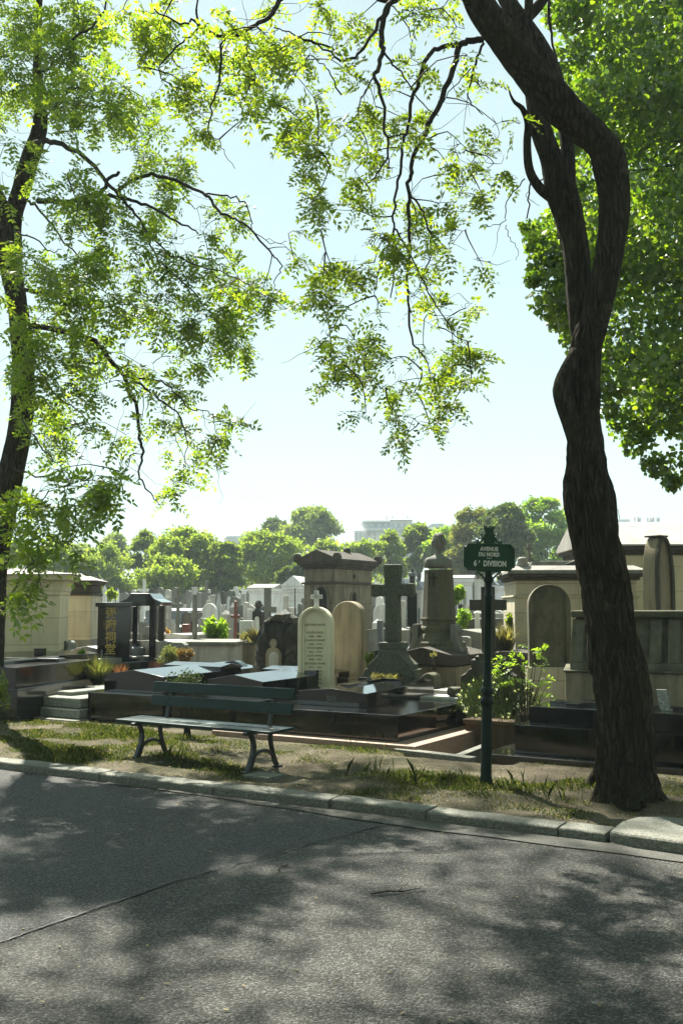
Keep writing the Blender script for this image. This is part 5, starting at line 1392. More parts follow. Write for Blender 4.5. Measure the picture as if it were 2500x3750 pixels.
trunk_mesh('limb', [z5(x,y,8.72-.03*i) for i,(x,y,w_) in enumerate(c4)], [w_*.808*sT for x,y,w_ in c4], M['bark'], TR, 20, .1, 12)
c5 = [(790,130,56),(815,95,60),(860,60,56),(910,0,50),(960,-90,40)]
trunk_mesh('limb', [z5(x,y,8.9) for x,y,w_ in c5], [w_*.808*sT for x,y,w_ in c5], M['bark'], TR, 20, .1, 15)
kn = [(1075,2110,40),(1062,2030,60),(1045,1940,74),(1020,1850,80),(1000,1780,86),(1008,1725,80),(1040,1650,70),(1070,1570,40)]
trunk_mesh('burl', [z5(x,y,8.47) for x,y,w_ in kn], [w_*.808*sT for x,y,w_ in kn], M['bark'], TR, 36, .2, 23)

wd = Wood(); dd = lambda k: 8.3-.25*k
def br(pts, r0, r1, D0, D1, f=z5, jit=.012):
    n = len(pts); return wd.limb([f(x,y,D0+(D1-D0)*i/(n-1)) for i,(x,y) in enumerate(pts)], r0, r1, 7, jit, 4)
br([(640,178),(585,185),(535,205),(510,290),(470,400),(440,480),(400,550),(365,630),(330,690),(315,780),(300,850),(308,960),(310,1080),(300,1240),(305,1400),(318,1530),(345,1580),(375,1620)],.030,.006,8.35,7.9)
br([(535,205),(470,210),(400,240),(375,300),(345,390),(318,450),(300,560),(280,650),(265,760),(250,850),(238,960),(235,1030),(242,1160),(235,1280),(222,1350)],.022,.005,8.3,7.8)
br([(310,885),(350,930),(380,1000),(400,1060),(405,1110)],.010,.005,7.95,7.9)
br([(235,1035),(290,1120),(360,1250),(430,1390),(500,1500),(570,1545)],.009,.003,7.9,7.7)
br([(238,1030),(210,1140),(170,1230),(150,1340)],.008,.003,7.9,8.0)
br([(645,195),(605,290),(590,350),(570,430),(590,470),(640,520)],.013,.004,8.4,8.7)
br([(600,300),(545,350),(470,440),(420,520)],.006,.003,8.4,8.2)
br([(560,-10),(470,-40),(330,-30),(220,10),(190,100),(180,180),(185,220),(165,320),(150,345),(185,460),(200,600),(205,700),(160,790),(118,830)],.034,.004,8.2,7.4)
br([(220,10),(170,90),(130,180),(60,260),(0,275),(-60,230),(-160,180)],.018,.006,7.9,7.5)
br([(185,220),(235,290),(270,330),(330,430),(400,500),(440,525)],.010,.003,7.8,7.9)
br([(150,345),(90,450),(70,530),(20,570)],.007,.003,7.7,7.5)
br([(215,20),(300,120),(320,210),(300,290)],.006,.003,7.9,8.1)
br([(940,0),(945,130),(960,230),(990,330),(1005,430)],.016,.006,9.1,9.4)
br([(830,810),(780,870),(745,930),(740,1000),(700,1020),(650,1025)],.006,.0025,8.5,8.6)
br([(855,830),(848,900),(838,990)],.008,.006,8.5,8.5)
br([(745,1020),(760,1080),(800,1130),(790,1180)],.004,.002,8.6,8.7)
# the far-left spray reaching over the top of the picture
br([(2*0+220,10),(120,-30),(60,-60),(0,-40)],.022,.018,8.0,7.7)
br([(1547,-40),(1400,-60),(1270,0),(1235,60),(1190,100),(1110,140),(1030,165),(960,150),(880,95),(820,110),(700,40)],.026,.006,7.7,7.2,z4)
br([(1030,168),(1000,230),(1000,350),(965,450),(955,520),(945,600),(985,630),(1010,680),(1065,765)],.011,.002,7.4,7.3,z4)
br([(890,40),(895,130),(830,190),(780,230),(725,290),(735,350),(800,400),(850,430)],.009,.003,7.3,7.5,z4)
br([(1120,145),(1122,220),(1130,280),(1160,350)],.007,.003,7.5,7.4,z4)
br([(1547,250),(1450,200),(1360,170),(1300,140),(1240,125)],.010,.004,7.8,7.6,z4)
br([(1547,430),(1500,340),(1450,280),(1400,250)],.007,.003,7.8,7.7,z4)
MID = [(700,60,90,60,.7),(720,170,110,80,.8),(640,270,70,70,.7),(830,220,80,60,.5),(820,310,60,40,.8),(840,380,80,40,.6),(850,440,100,50,.9),(860,570,70,80,.8),(1000,130,70,60,.8),(1010,250,80,80,.9),(1100,310,110,60,.9),(1120,200,60,40,.5),(1160,350,70,50,.8),(1000,390,40,40,.7),(1110,450,50,60,.7),(1130,520,50,50,.7),(1260,230,80,90,.9),(1300,190,60,50,.7),(1400,270,80,50,.8),(1240,50,60,50,.6),(1440,30,90,60,.7),(1500,160,50,40,.7),(1270,460,60,60,.8),(1300,560,70,60,.9),(1420,440,60,60,.8),(1380,560,70,60,.9),(1440,660,80,70,.9),(1420,770,60,60,.9),(1440,880,50,60,.8),(1450,980,60,60,.7),(1500,1200,70,70,.9),(1460,1300,80,80,.9),(1500,1400,60,50,.7),(1490,1520,60,50,.7),(1500,1620,60,60,.7),(1510,1740,60,50,.7),(1180,140,50,40,.6),(560,40,80,50,.6)]
RT = [(60,100,70,70,.8),(20,320,50,50,.6),(330,60,80,60,.7),(360,290,70,50,.8),(170,560,80,90,.8),(290,540,90,50,.8),(350,600,60,50,.7),(240,410,40,40,.5),(620,380,60,40,.6),(570,250,40,30,.5),(540,650,60,40,.6),(600,720,50,70,.8),(690,740,70,60,.7),(640,890,50,60,.9),(490,760,60,40,.7),(440,920,60,50,.8),(550,840,50,40,.6),(60,770,60,70,.7),(50,940,50,60,.6),(310,880,60,50,.6),(180,1060,60,50,.7),(340,1050,70,50,.8),(520,1040,50,50,.8),(480,1130,50,40,.7),(620,1170,50,40,.7),(150,1190,70,60,.8),(300,1230,80,50,.9),(400,1180,60,50,.7),(50,1260,60,70,.8),(60,1540,70,50,.8),(430,1430,70,60,.7),(560,1400,60,40,.7),(90,1600,100,60,.9),(50,1700,60,50,.7),(500,1620,90,70,.9),(640,1640,70,50,.8),(590,1740,60,50,.7),(480,1770,60,50,.9),(400,1690,60,40,.5),(250,1730,60,60,.6),(180,1760,60,40,.7),(330,1780,40,40,.4),(500,1850,70,50,.9),(110,1870,50,30,.7),(260,1890,70,40,.7),(400,1920,60,40,.7),(300,1960,50,40,.7),(100,430,60,50,.5),(20,560,60,50,.6),(700,560,50,30,.4),(120,680,60,50,.5),(210,760,50,50,.5),(130,950,60,40,.5),(240,1130,60,40,.6),(160,1420,60,40,.5),(330,1340,60,40,.5),(240,1620,60,40,.6),(370,1560,50,40,.5),(800,560,40,40,.5),(450,60,60,60,.6),(520,120,40,40,.5)]
rgT = np.random.default_rng(21)
def clusters(lst, f, D0, D1, rg, wood, dens, L, depth_scale=1.3, twig=True):
    bases = []; dirs = []; lens = []
    for cx, cy, rx, ry, de in lst:
        D = D0+(D1-D0)*rg.random(); c = f(cx, cy, D); k = .808*D/FPX
        r = np.array([rx*k, (rx+ry)/2*k*depth_scale, ry*k])
        if twig:
            wood.twig_to(c, rg)
            for _ in range(3):
                q = np.array(c)+ball(1, rg, .5)[0]*r*1.1; wood.limb([c, (Vector(c)+Vector(q))/2+Vector(rg.normal(0,.02,3)), Vector(q)], .0035, .0015, 3, 0, 2)
        n = max(5, int(de*dens*r[0]*r[2]*1.0))
        ms = max(2, n//8); ctr = ball(ms, rg, .1); loc = ctr[rg.integers(0, ms, n)]; b = np.array(c)+loc*r*.80+rg.normal(0,.012,(n,3))
        bases.append(b); dirs.append(unit(loc*.5+rg.normal(0,.6,(n,3))*np.array([1,1,.6])+np.array([0,0,-.2]))); lens.append(L*(.65+.6*rg.random(n)))
    return np.concatenate(bases), np.concatenate(dirs), np.concatenate(lens)
B1 = clusters(MID, z4, 7.0, 8.4, rgT, wd, 2600, .165)
B2 = clusters(RT, z5, 7.5, 8.9, rgT, wd, 2600, .165)
# crown above and around the frame (its shade is what dapples the road)
SHADOW = []
rgS = np.random.default_rng(314)
def crown_spots(n, xr, yr, r0, r1, mind):
    got = []; k = 0
    while len(got) < n and k < 30000:
        k += 1; x, y = rgS.uniform(*xr), rgS.uniform(*yr)
        if any((x-a)**2+(y-b)**2*.8 < mind**2 for a, b in got): continue
        z = max(7.0, (2.2+.66*y)/.53)+rgS.uniform(0, 2.6)
        h = z/sv.z; got.append((x,y)); SHADOW.append((x+sv.x*h, y+sv.y*h, z, rgS.uniform(r0, r1)))
crown_spots(132, (-4.6, 4.6), (3.4, 9.6), .20, .44, .36)
crown_spots(22, (-7, 4), (8.6, 11.5), .25, .5, .5)
up = [q for q in SHADOW if q[0] > -1.6]
bases = []; dirs = []; lens = []
wd.limb([z5(590,-60,8.2), (1.0,8.6,8.2), (-.4,9.2,9.0), (-1.8,9.6,9.4)], .05,.012,7,.02,4)
wd.limb([z5(690,-120,9.1), (2.4,9.4,8.6), (3.2,9.8,9.6)], .04,.012,7,.02,4)
wd.limb([(1.0,8.6,8.2),(.6,7.4,8.8),(.0,6.0,9.0)], .03,.01,7,.02,4)
for x,y,z,r_ in up:
    wd.twig_to((x,y,z), rgT, .008); n = int(240*r_*r_*rgT.uniform(.9,1.6))+8; r = np.array([r_*1.15,r_,r_*.5])
    loc = ball(n, rgT, .1); bases.append(np.array([x,y,z])+loc*r); dirs.append(unit(loc+rgT.normal(0,.5,(n,3))+np.array([0,0,-.2]))); lens.append(.22*(.7+.5*rgT.random(n)))
bases.append(B1[0]); bases.append(B2[0]); dirs += [B1[1],B2[1]]; lens += [B1[2],B2[2]]
b_, d_, l_ = np.concatenate(bases), np.concatenate(dirs), np.concatenate(lens)
np_mesh('foliage', pinnate(b_, d_, l_, rgT), 4, M['leafB'], TR)
# bare curling twigs
for _ in range(90):
    p0 = Vector(wd.pts[rgT.integers(0, len(wd.pts))]); q = [p0]; dv = Vector(rgT.normal(0,1,3)); dv.z -= .4; dv.normalize()
    for k in range(4): dv = (dv+Vector(rgT.normal(0,.5,3))).normalized(); q.append(q[-1]+dv*rgT.uniform(.06,.14))
    wd.limb(q, .0035, .0012, 3, 0, 2)
wd.build('branches', M['twig'], TR)

# ================================================================ left tree
TL = thing('tree', 'dark-trunked tree at the left edge with drooping ash-like foliage over the verge', 'tree', (0,0,0), 0)
DL = 13.6; sL = DL/FPX/2
bl = gnd(-15, 2625, GZ); DL = bl.y
lt = [(-25,2645,120),(-16,2600,74),(-12,2500,58),(-8,2300,54),(-2,2100,60),(10,1900,92),(30,1780,100),(70,1600,92),(86,1450,88),(84,1300,84),(66,1120,76),(40,980,84),(26,850,92)]
trunk_mesh('trunk', [at(x,y,DL-.02*i) for i,(x,y,w_) in enumerate(lt)], [w_*sL for x,y,w_ in lt], M['bark'], TL, 40, .14, 31)
l2 = [(40,980,80),(50,800,70),(80,690,72),(110,580,70),(140,500,62),(150,420,54),(140,300,40),(138,150,30),(145,0,26),(150,-200,20),(140,-500,12)]
trunk_mesh('limb', [at(x,y,DL-.3-.03*i) for i,(x,y,w_) in enumerate(l2)], [w_*sL for x,y,w_ in l2], M['bark'], TL, 28, .12, 34)
l3 = [(26,850,80),(0,740,60),(-60,600,50),(-140,400,40),(-200,100,30)]
trunk_mesh('limb', [at(x,y,DL-.3) for x,y,w_ in l3], [w_*sL for x,y,w_ in l3], M['bark'], TL, 20, .1, 36)
wl = Wood()
def bl_(pts, r0, r1, D0, D1, jit=.02):
    n = len(pts); return wl.limb([z4(x,y,D0+(D1-D0)*i/(n-1)) for i,(x,y) in enumerate(pts)], r0, r1, 7, jit, 4)
wl.pts += [tuple(at(x,y,DL-.3)) for x,y,w_ in lt[4:]]+[tuple(at(x,y,DL-.4)) for x,y,w_ in l2]
bl_([(150,655),(200,640),(260,648),(350,690),(450,780),(520,870),(600,950),(660,1050),(760,1150)],.045,.008,13.2,11.5)
bl_([(170,910),(300,915),(410,890),(460,870),(490,815),(540,780)],.04,.02,13.0,12.2)
bl_([(455,878),(520,895),(600,910),(680,935),(740,970),(850,1030),(900,1060)],.028,.008,12.4,11.6)
bl_([(520,870),(640,800),(740,800),(850,845),(930,880),(980,945),(1040,980),(1100,1010),(1200,1110),(1240,1160),(1270,1190),(1268,1230),(1240,1290),(1260,1340)],.026,.003,12.4,11.0)
bl_([(930,880),(1030,885),(1100,915),(1130,970),(1150,1040),(1230,1100),(1300,1095)],.012,.003,11.7,11.0)
bl_([(90,1310),(150,1320),(230,1330),(300,1335)],.03,.022,13.5,12.9)
bl_([(250,1325),(262,1280),(268,1250)],.015,.01,12.9,12.8)
bl_([(120,1480),(280,1500),(430,1550),(500,1630),(560,1700),(590,1780),(615,1850),(630,1990),(650,2050),(635,2130),(650,2200),(690,2250),(720,2290)],.040,.004,13.2,11.2)
bl_([(560,1700),(620,1735),(680,1780),(740,1825),(800,1870),(835,1940),(850,2000),(840,2100)],.018,.004,12.2,11.4)
bl_([(575,1705),(660,1715),(750,1740),(800,1780),(850,1840),(890,1860),(950,1870),(975,1930),(985,1990)],.014,.003,12.2,11.2)
bl_([(110,900),(160,930),(220,1000),(280,1080),(340,1150),(400,1190),(470,1250)],.018,.006,13.0,12.3)
bl_([(80,1050),(180,1100),(230,1140),(280,1130)],.012,.005,13.0,12.6)
bl_([(170,330),(250,290),(350,170),(420,120),(470,50),(490,-40)],.022,.012,12.9,12.5)
bl_([(180,560),(250,480),(330,400),(420,420),(520,400)],.016,.005,12.9,12.0)
bl_([(650,2050),(590,2060),(580,2110),(540,2180),(520,2250)],.006,.003,11.2,10.8)
bl_([(60,2120),(200,2165),(330,2170),(450,2190),(560,2230)],.012,.004,12.6,10.5)
bl_([(100,1900),(180,2010),(260,2100)],.014,.006,13.0,11.8)
bl_([(130,1600),(250,1780),(350,1860),(420,1950)],.014,.005,13.2,12.0)
bl_([(40,2250),(60,2370),(100,2440),(160,2560),(200,2700)],.009,.003,11.0,10.0)
bl_([(660,1050),(720,1180),(830,1280),(960,1420),(1060,1540),(1100,1600)],.012,.004,11.8,11.2)
bl_([(760,1150),(900,1200),(1080,1260),(1180,1330),(1300,1400)],.010,.003,11.6,11.0)
bl_([(430,1400),(560,1380),(700,1410),(800,1480)],.010,.004,12.6,12.0)
LT = [(100,80,130,110,1),(330,60,150,80,.8),(480,60,90,70,.5),(60,300,120,150,.9),(250,250,150,120,.9),(430,220,90,110,.7),(250,420,150,120,.8),(60,480,80,100,.5),(400,480,150,90,.7),(560,400,80,60,.5),(620,530,130,80,.9),(720,590,60,50,.8),(500,580,110,60,.6),(640,680,70,60,.6),(770,780,90,90,.9),(740,880,90,60,.8),(620,760,80,80,.4),
(330,860,130,100,.9),(340,980,110,80,.8),(560,960,110,90,.6),(550,1100,130,90,.9),(480,1180,110,70,.8),(700,960,80,70,.4),(780,1100,90,70,.7),(640,1240,100,50,.6),(1030,990,80,90,.8),(930,1030,50,60,.6),(950,1200,70,50,.7),(1080,1260,120,90,.9),(1180,1330,60,80,.8),(1000,1330,140,90,.7),(930,1450,140,80,.8),(1060,1530,110,110,.9),(960,1620,80,80,.7),(1300,1400,50,40,.7),(1350,1170,50,50,.7),(1350,1050,30,30,.4),(830,1190,80,60,.6),
(300,1180,150,90,.9),(120,1200,90,80,.8),(250,1290,130,70,.8),(550,1370,160,70,.8),(700,1400,120,70,.7),(330,1450,120,90,.9),(180,1440,120,80,.9),(450,1500,90,60,.6),(720,1480,80,40,.5),
(200,1620,150,100,.9),(400,1640,110,110,.9),(420,1760,70,70,.7),(230,1780,130,90,.9),(60,1650,50,70,.6),(200,1900,120,80,.8),(220,2010,90,80,.9),(370,1940,60,60,.6),(600,1690,60,50,.7),(700,1680,50,40,.5),(800,1620,60,50,.6),(820,1770,70,80,.8),(740,1860,60,50,.6),(650,1790,60,60,.5),(30,1290,60,80,.6),(20,1100,60,70,.5),(30,900,60,60,.4),(140,760,80,70,.5),(30,650,60,60,.4),
(1040,1930,70,80,.9),(960,2060,40,40,.7),(510,2020,50,60,.6),(570,1970,40,30,.5),(640,1920,30,30,.4),(800,2000,60,60,.8),(860,2130,60,80,.8),(800,2190,50,40,.6),(740,2270,60,40,.7),(850,1300,90,60,.7),(700,1290,90,60,.6),(400,1290,90,60,.6),(440,350,80,70,.6),(320,620,110,60,.5)]
LT2 = [(530,2210,100,90,1),(420,2170,60,50,.7),(250,2130,60,50,.5),(300,2230,80,60,.5),(180,2230,80,60,.9),(130,2330,90,50,.9),(450,2260,60,50,.7),(142,2290,74,60,.8),(285,2270,74,50,.8),(285,2376,74,74,.9),(310,2463,60,50,.8),(74,2460,60,60,.8),(136,2550,60,62,.9),(74,2648,70,70,.9),(185,2624,50,50,.7),(40,2720,40,40,.7)]
rgL = np.random.default_rng(41)
C1 = clusters(LT, z4, 11.0, 13.8, rgL, wl, 1200, .235)
C2 = clusters(LT2, z4, 9.4, 10.8, rgL, wl, 1300, .25)
bases, dirs, lens = [C1[0],C2[0]], [C1[1],C2[1]], [C1[2],C2[2]]
for x,y,z,r_ in [q for q in SHADOW if q[0] <= -1.6]:
    wl.twig_to((x,y,z), rgL, .010); n = int(200*r_*r_*rgL.uniform(.9,1.6))+8; r = np.array([r_*1.15,r_,r_*.5])
    loc = ball(n, rgL, .1); bases.append(np.array([x,y,z])+loc*r); dirs.append(unit(loc+rgL.normal(0,.5,(n,3))+np.array([0,0,-.2]))); lens.append(.25*(.7+.5*rgL.random(n)))
np_mesh('foliage', pinnate(np.concatenate(bases), np.concatenate(dirs), np.concatenate(lens), rgL), 4, M['leafA'], TL)
for _ in range(130):
    p0 = Vector(wl.pts[rgL.integers(0, len(wl.pts))]); q = [p0]; dv = Vector(rgL.normal(0,1,3)); dv.z -= .2; dv.normalize()
    for k in range(5): dv = (dv+Vector(rgL.normal(0,.5,3))).normalized(); q.append(q[-1]+dv*rgL.uniform(.08,.2))
    wl.limb(q, .004, .0015, 3, 0, 2)
wl.build('branches', M['twig'], TL)

# ================================================================ dense linden on the right
TM = thing('tree', 'dense dark-green linden with broad heart-shaped leaves filling the upper right', 'tree', (0,0,0), 0)
rgM = np.random.default_rng(51)
LM = []   # photo px of crown clusters: x,y,r
def inside(px, py):
    edge = [(-400,1990),(0,2020),(200,2050),(420,2060),(560,2050),(800,1960),(900,1935),(1000,1945),(1100,1985),(1200,2020),(1300,2160),(1400,2190),(1480,2200),(1560,2270),(1640,2310),(1720,2380),(1790,2440),(1800,2700)]
    for (y0,x0),(y1,x1) in zip(edge, edge[1:]):
        if y0 <= py <= y1: return px > x0+(x1-x0)*(py-y0)/(y1-y0)+40
    return False
pos = []
tries = 0
while len(LM) < 420 and tries < 20000:
    tries += 1
    px, py = rgM.uniform(1930, 3300), rgM.uniform(-380, 1770)
    if not inside(px, py): continue
    D = 12.2+4.5*rgM.random()**1.2; LM.append((px,py,D))
for px,py,D in LM:
    c = at(px,py,D); r = np.array([.55,.55,.38])*rgM.uniform(.6,1.2)*(1 if px > 2150 else .6)
    n = int((500 if px < 2650 else 140)*r[0]*rgM.uniform(.7,1.5)); pos.append(in_blob(c, r, n, rgM, .2))
# extra fringe along the outline
for (px,py,r_) in [(1960,880,50),(1930,830,30),(1985,960,60),(1950,1020,35),(2010,1090,50),(2040,1180,45),(2060,1010,80),(2080,850,70),(2100,1100,80),(2210,1330,50),(2230,1430,50),(2230,1500,40),(2290,1540,60),(2330,1620,60),(2400,1700,60),(2460,1760,40),(2100,50,80),(2090,200,70),(2120,360,70),(2100,520,60),(2080,680,60),(2050,930,60),(2030,60,50)]:
    D = 12.4+rgM.random(); c = at(px,py,D); k = D/FPX
    pos.append(in_blob(c, np.array([r_*k,r_*k,r_*k*.8]), int(.035*r_*r_)+40, rgM, .2))
for _ in range(140):   # deep shade inside the crown
    px, py = rgM.uniform(2230, 3000), rgM.uniform(-300, 1550)
    if inside(px-120, py): pos.append(in_blob(at(px,py,rgM.uniform(16,18.5)), (.8,.8,.6), 130, rgM, .1))
def heart(pos, size, rg):
    N = len(pos); d = unit(rg.normal(0,.8,(N,3))+np.array([0,0,-.7])); n = unit(rg.normal(0,.8,(N,3))+np.array([0,-.2,.8]))
    s = unit(np.cross(d, n)); n = np.cross(s, d); sz = (size*(.55+.85*rg.random(N)))[:,None]; f = (rg.normal(-.12,.10,(N,1)))*sz
    return np.stack([pos, pos+d*sz*.02-s*sz*.30+n*f*.5, pos+d*sz*.36-s*sz*.46+n*f, pos+d*sz*.72-s*sz*.24+n*f*.7, pos+d*sz*1.02, pos+d*sz*.72+s*sz*.24+n*f*.7, pos+d*sz*.36+s*sz*.46+n*f, pos+d*sz*.02+s*sz*.30+n*f*.5],1)
np_mesh('foliage', heart(np.concatenate(pos), .078, rgM), 8, M['linden'], TM)
wm = Wood(); bx = Vector((7.0, 14.5, 0))
trunk_mesh('trunk', [bx+Vector((0,0,GZ-.1)), bx+Vector((0,0,1.2)), bx+Vector((-.1,0,3)), bx+Vector((-.1,.1,6)), bx+Vector((-.2,0,9)), bx+Vector((-.2,0,12))], [.36,.27,.24,.2,.14,.06], M['bark'], TM, 28, .12, 61)
for i in range(16):
    z = 4.6+i*.42; a_ = math.pi+rgM.uniform(-1.1,1.1); L_ = rgM.uniform(2.2,4.2)
    q = [bx+Vector((-.1,0,z)), bx+Vector((math.cos(a_)*L_*.5,math.sin(a_)*L_*.5,z+.5)), bx+Vector((math.cos(a_)*L_,math.sin(a_)*L_,z+.5+rgM.uniform(-.6,.6)))]
    wm.limb(q, .05, .012, 6, .03, 4)
wm.build('branches', M['twig'], TM)

# ================================================================ trees behind the graves
def far_tree(label, cx, top, hw, bottom, D, mat, seed, n=2600, leaf=.32, blobs=16, trunkr=.18, shape=1.0, group='trees behind the graves', gaps=.0):
    rg = np.random.default_rng(seed); s = D/FPX
    zt = EYE+(2220-top)*s; zb = max(.6, EYE+(2220-bottom)*s); x0 = (cx-CX)*s; R_ = hw*s; H = zt-zb
    t = thing('tree', label, 'tree', (x0, D, GZ), 0, group)
    pts = []; P = []
    w_ = Wood()
    trunk = [Vector((0,0,-.1)), Vector((rg.normal(0,.15),0,zb*.6+.3)), Vector((rg.normal(0,.2),rg.normal(0,.2),zb+H*.45))]
    for k in range(blobs):
        th = rg.random()*2*np.pi; u = rg.random()**.85; z = zb+H*(.05+.86*u)
        prof = math.sqrt(max(.04, 1-abs((u-.38)/.66)**2.4))*shape
        rr = R_*prof*rg.random()**.4*.88
        c = np.array([rr*math.cos(th), rr*math.sin(th), z]); br_ = R_*rg.uniform(.14,.30)
        k_ = int(n/blobs*rg.uniform(.6,1.4)); v = in_blob(c, (br_*1.15,br_*1.15,br_*.75), k_, rg, .0)+rg.normal(0,.06*R_,(k_,3))*(rg.random((k_,1))<.3); P.append(v)
        if k < 22: w_.limb([trunk[1].lerp(trunk[2], rg.random()), Vector(c)*.55+Vector((0,0,zb*.35)), Vector(c)], trunkr*.35, trunkr*.07, 5, .05, 3)
    v = np.concatenate(P); v[:,2] = np.maximum(v[:,2], .3)
    np_mesh('crown', simple_leaves(v, leaf, rg, .75, .2), 4, mat, t)
    m = MB(); m.tube([trunk[0], Vector((0,0,.4)), trunk[1], trunk[2]], [trunkr*1.5, trunkr*1.1, trunkr, trunkr*.5], 8)
    m.build('trunk', M['bark'], t, smooth=True); w_.build('branches', M['twig'], t)
FT = [
 ('pale feathery tree behind the left chapels, leftmost of the far trees',60,1985,120,2200,75,'fol_light',1,2600,.30),
 ('pale airy tree with thin visible limbs above the second chapel',215,1990,120,2200,78,'fol_light',2,2400,.28),
 ('pale airy tree directly above the Chinese tomb canopy',380,1992,120,2200,80,'fol_light',3,2400,.28),
 ('tall faint tree top rising behind the pale airy trees on the left',415,1948,70,2120,125,'fol_mid',4,1800,.42),
 ('olive-green tree just left of the spreading dome-shaped one',540,1936,75,2170,84,'fol_mid',5,2600,.30),
 ('spreading dome-shaped tree with many dark limbs, left of centre',690,1940,150,2165,78,'fol_light',6,5200,.30),
 ('dark rounded tree at the right shoulder of the dome-shaped tree',825,1985,75,2180,76,'fol_mid',7,3200,.30),
 ('broad yellow-green tree behind the white arched-niche chapel',985,1955,140,2150,86,'fol_light',8,4600,.32),
 ('dark conifer-like tree top beside the tall pale crown on the skyline',1008,1897,58,2020,135,'fol_dark',9,1600,.40),
 ('tall lone tree with rounded crown on the skyline left of the white block',1140,1858,108,2020,130,'fol_mid',10,3400,.42),
 ('yellow-green tree behind the roof of the sooty centre chapel',1210,1985,110,2140,92,'fol_light',11,3000,.34),
 ('low bright bushy tree under the white apartment block',1335,1982,100,2140,88,'fol_light',12,3000,.32),
 ('yellow-green tree with a raised tuft in front of the apartment block',1420,1940,62,2130,90,'fol_light',13,2400,.32),
 ('mid-green tree left of the stone bust',1530,1914,66,2110,95,'fol_mid',14,2600,.34),
 ('bright green tree just behind the stone bust',1625,1930,78,2130,92,'fol_bright',15,2800,.33),
 ('olive-brown tree with bare twigs left of the street sign',1735,1850,95,2140,80,'fol_olive',16,3600,.28),
 ('dark evergreen yew-like tree behind the street sign',1845,1838,105,2120,74,'fol_dark',17,5200,.26),
 ('bright fresh green tree between the street sign and the leaning trunk',1990,1812,115,2110,84,'fol_bright',18,4200,.30),
 ('olive tree low behind the white chapels beside the bust',1700,1990,80,2140,84,'fol_olive',19,2200,.28),
 ('dim green tree mostly hidden behind the leaning trunk',2160,1880,90,2120,90,'fol_mid',20,2200,.32),
 ('broad low yellow-green tree at the foot of the dome-shaped tree',610,2040,110,2190,70,'fol_light',22,2600,.28),
 ('yellowish small tree between the two left white chapels',1150,2040,90,2170,76,'fol_bright',23,1900,.28),
 ('deep green low tree behind the pedimented pale chapel',1080,2060,70,2190,70,'fol_dark',24,1800,.26),
 ('far hazy tree low on the skyline below the grey flat-roofed block',870,1990,90,2120,140,'fol_mid',25,1800,.45),
 ('far hazy tree at the left of the skyline',290,2000,90,2120,150,'fol_mid',26,1500,.5),
]
for a in FT:
    lb,cx,top,hw,bot,D,mt,sd_,n,lf = a
    far_tree(lb,cx,top,hw,bot,D,M[mt],sd_,int(n*3.6),lf*.85,64 if n > 3000 else 44)
# dim wood closing gaps at the very back
rgw = np.random.default_rng(77); P = []
for _ in range(120):
    x = rgw.uniform(-75, 75); y = rgw.uniform(105, 120); z = rgw.uniform(1.0, 6.0)
    P.append(in_blob((x,y,z), (3.2,2.0,1.8), 120, rgw, .2))
tag(np_mesh('distant_wood', simple_leaves(np.concatenate(P), .6, rgw, .8, .2), 4, M['fol_mid']), kind='stuff')

# ================================================================ shrubs and plants
def shrub(name, label, px0, px1, py0, py1, D, mat, seed, n, leaf, asp=.6, blobs=9, stem=True, group=None, cat='shrub', tall=.8):
    rg = np.random.default_rng(seed); c = at((px0+px1)/2, py1, D); s = D/FPX; w_ = (px1-px0)*s/2; zt = EYE+(2220-py0)*s-GZ; zb = max(0, EYE+(2220-py1)*s-GZ)
    t = thing(name, label, cat, (c.x, D, GZ), 0, group); P = []; wo = Wood()
    for k in range(blobs):
        th = rg.random()*2*np.pi; rr = w_*math.sqrt(rg.random())*.65; z = zb+(zt-zb)*rg.uniform(.25,.82)*(1-.3*(rr/w_))
        q = (rr*math.cos(th), rr*math.sin(th)*.8, z); P.append(in_blob(q, (w_*.38,w_*.38,(zt-zb)*.24), n//blobs, rg, .15))
        wo.limb([Vector((rg.normal(0,.03),rg.normal(0,.03),0)), Vector((q[0]*.5,q[1]*.5,z*.5)), Vector(q)], .010, .004, 4, .01, 2)
    np_mesh('foliage', simple_leaves(np.concatenate(P), leaf, rg, asp, -.2), 4, mat, t)
    if stem: wo.build('stems', M['twig'], t)
    return t
def tuft(name, label, px0, px1, py0, py1, D, mat, seed, n, wid=.006, lean=.7, cat='grass tuft', z=GZ):
    rg = np.random.default_rng(seed); c = at((px0+px1)/2, py1, D); s = D/FPX; w_ = (px1-px0)*s/2; h = (EYE+(2220-py0)*s-z)
    t = thing(name, label, cat, (c.x, D, z), 0)
    r = np.sqrt(rg.random(n))*w_*.7; a_ = rg.random(n)*2*np.pi
    blades('blades', np.stack([r*np.cos(a_), r*np.sin(a_), np.zeros(n)],1), h, mat, t, wid, lean, .35, rg)
    return t
shrub('shrub','bright light-green leafy shrub behind the walled tomb, right of its cross',744,848,2246,2400,21.5,M['fol_bright'],101,2600,.085,.7,14)
shrub('shrub','straw-green wispy shrub in front of the wide clipped grey headstone',574,656,2360,2428,17.6,M['straw_green'],102,2600,.045,.22,14)
shrub('shrub','withered brown shrub beside the straw-coloured one',640,712,2366,2428,17.5,M['drybrown'],103,1500,.04,.35,12)
shrub('shrub','small-leaved bush rising behind the bench back between two black tombs',600,770,2446,2545,12.6,M['lavender'],104,900,.032,.5,12)
tuft('grass_tuft','yellowish grass tuft between the far left tomb and the tomb behind it',336,382,2420,2490,16.4,M['straw_green'],105,700,.0035,.9,'grass tuft',.35)
tuft('plant','dry pinkish stalks on the grave behind the left cross-roofed tomb',414,470,2436,2462,15.6,M['pinkish'],106,220,.003,.6,'plant',.58)
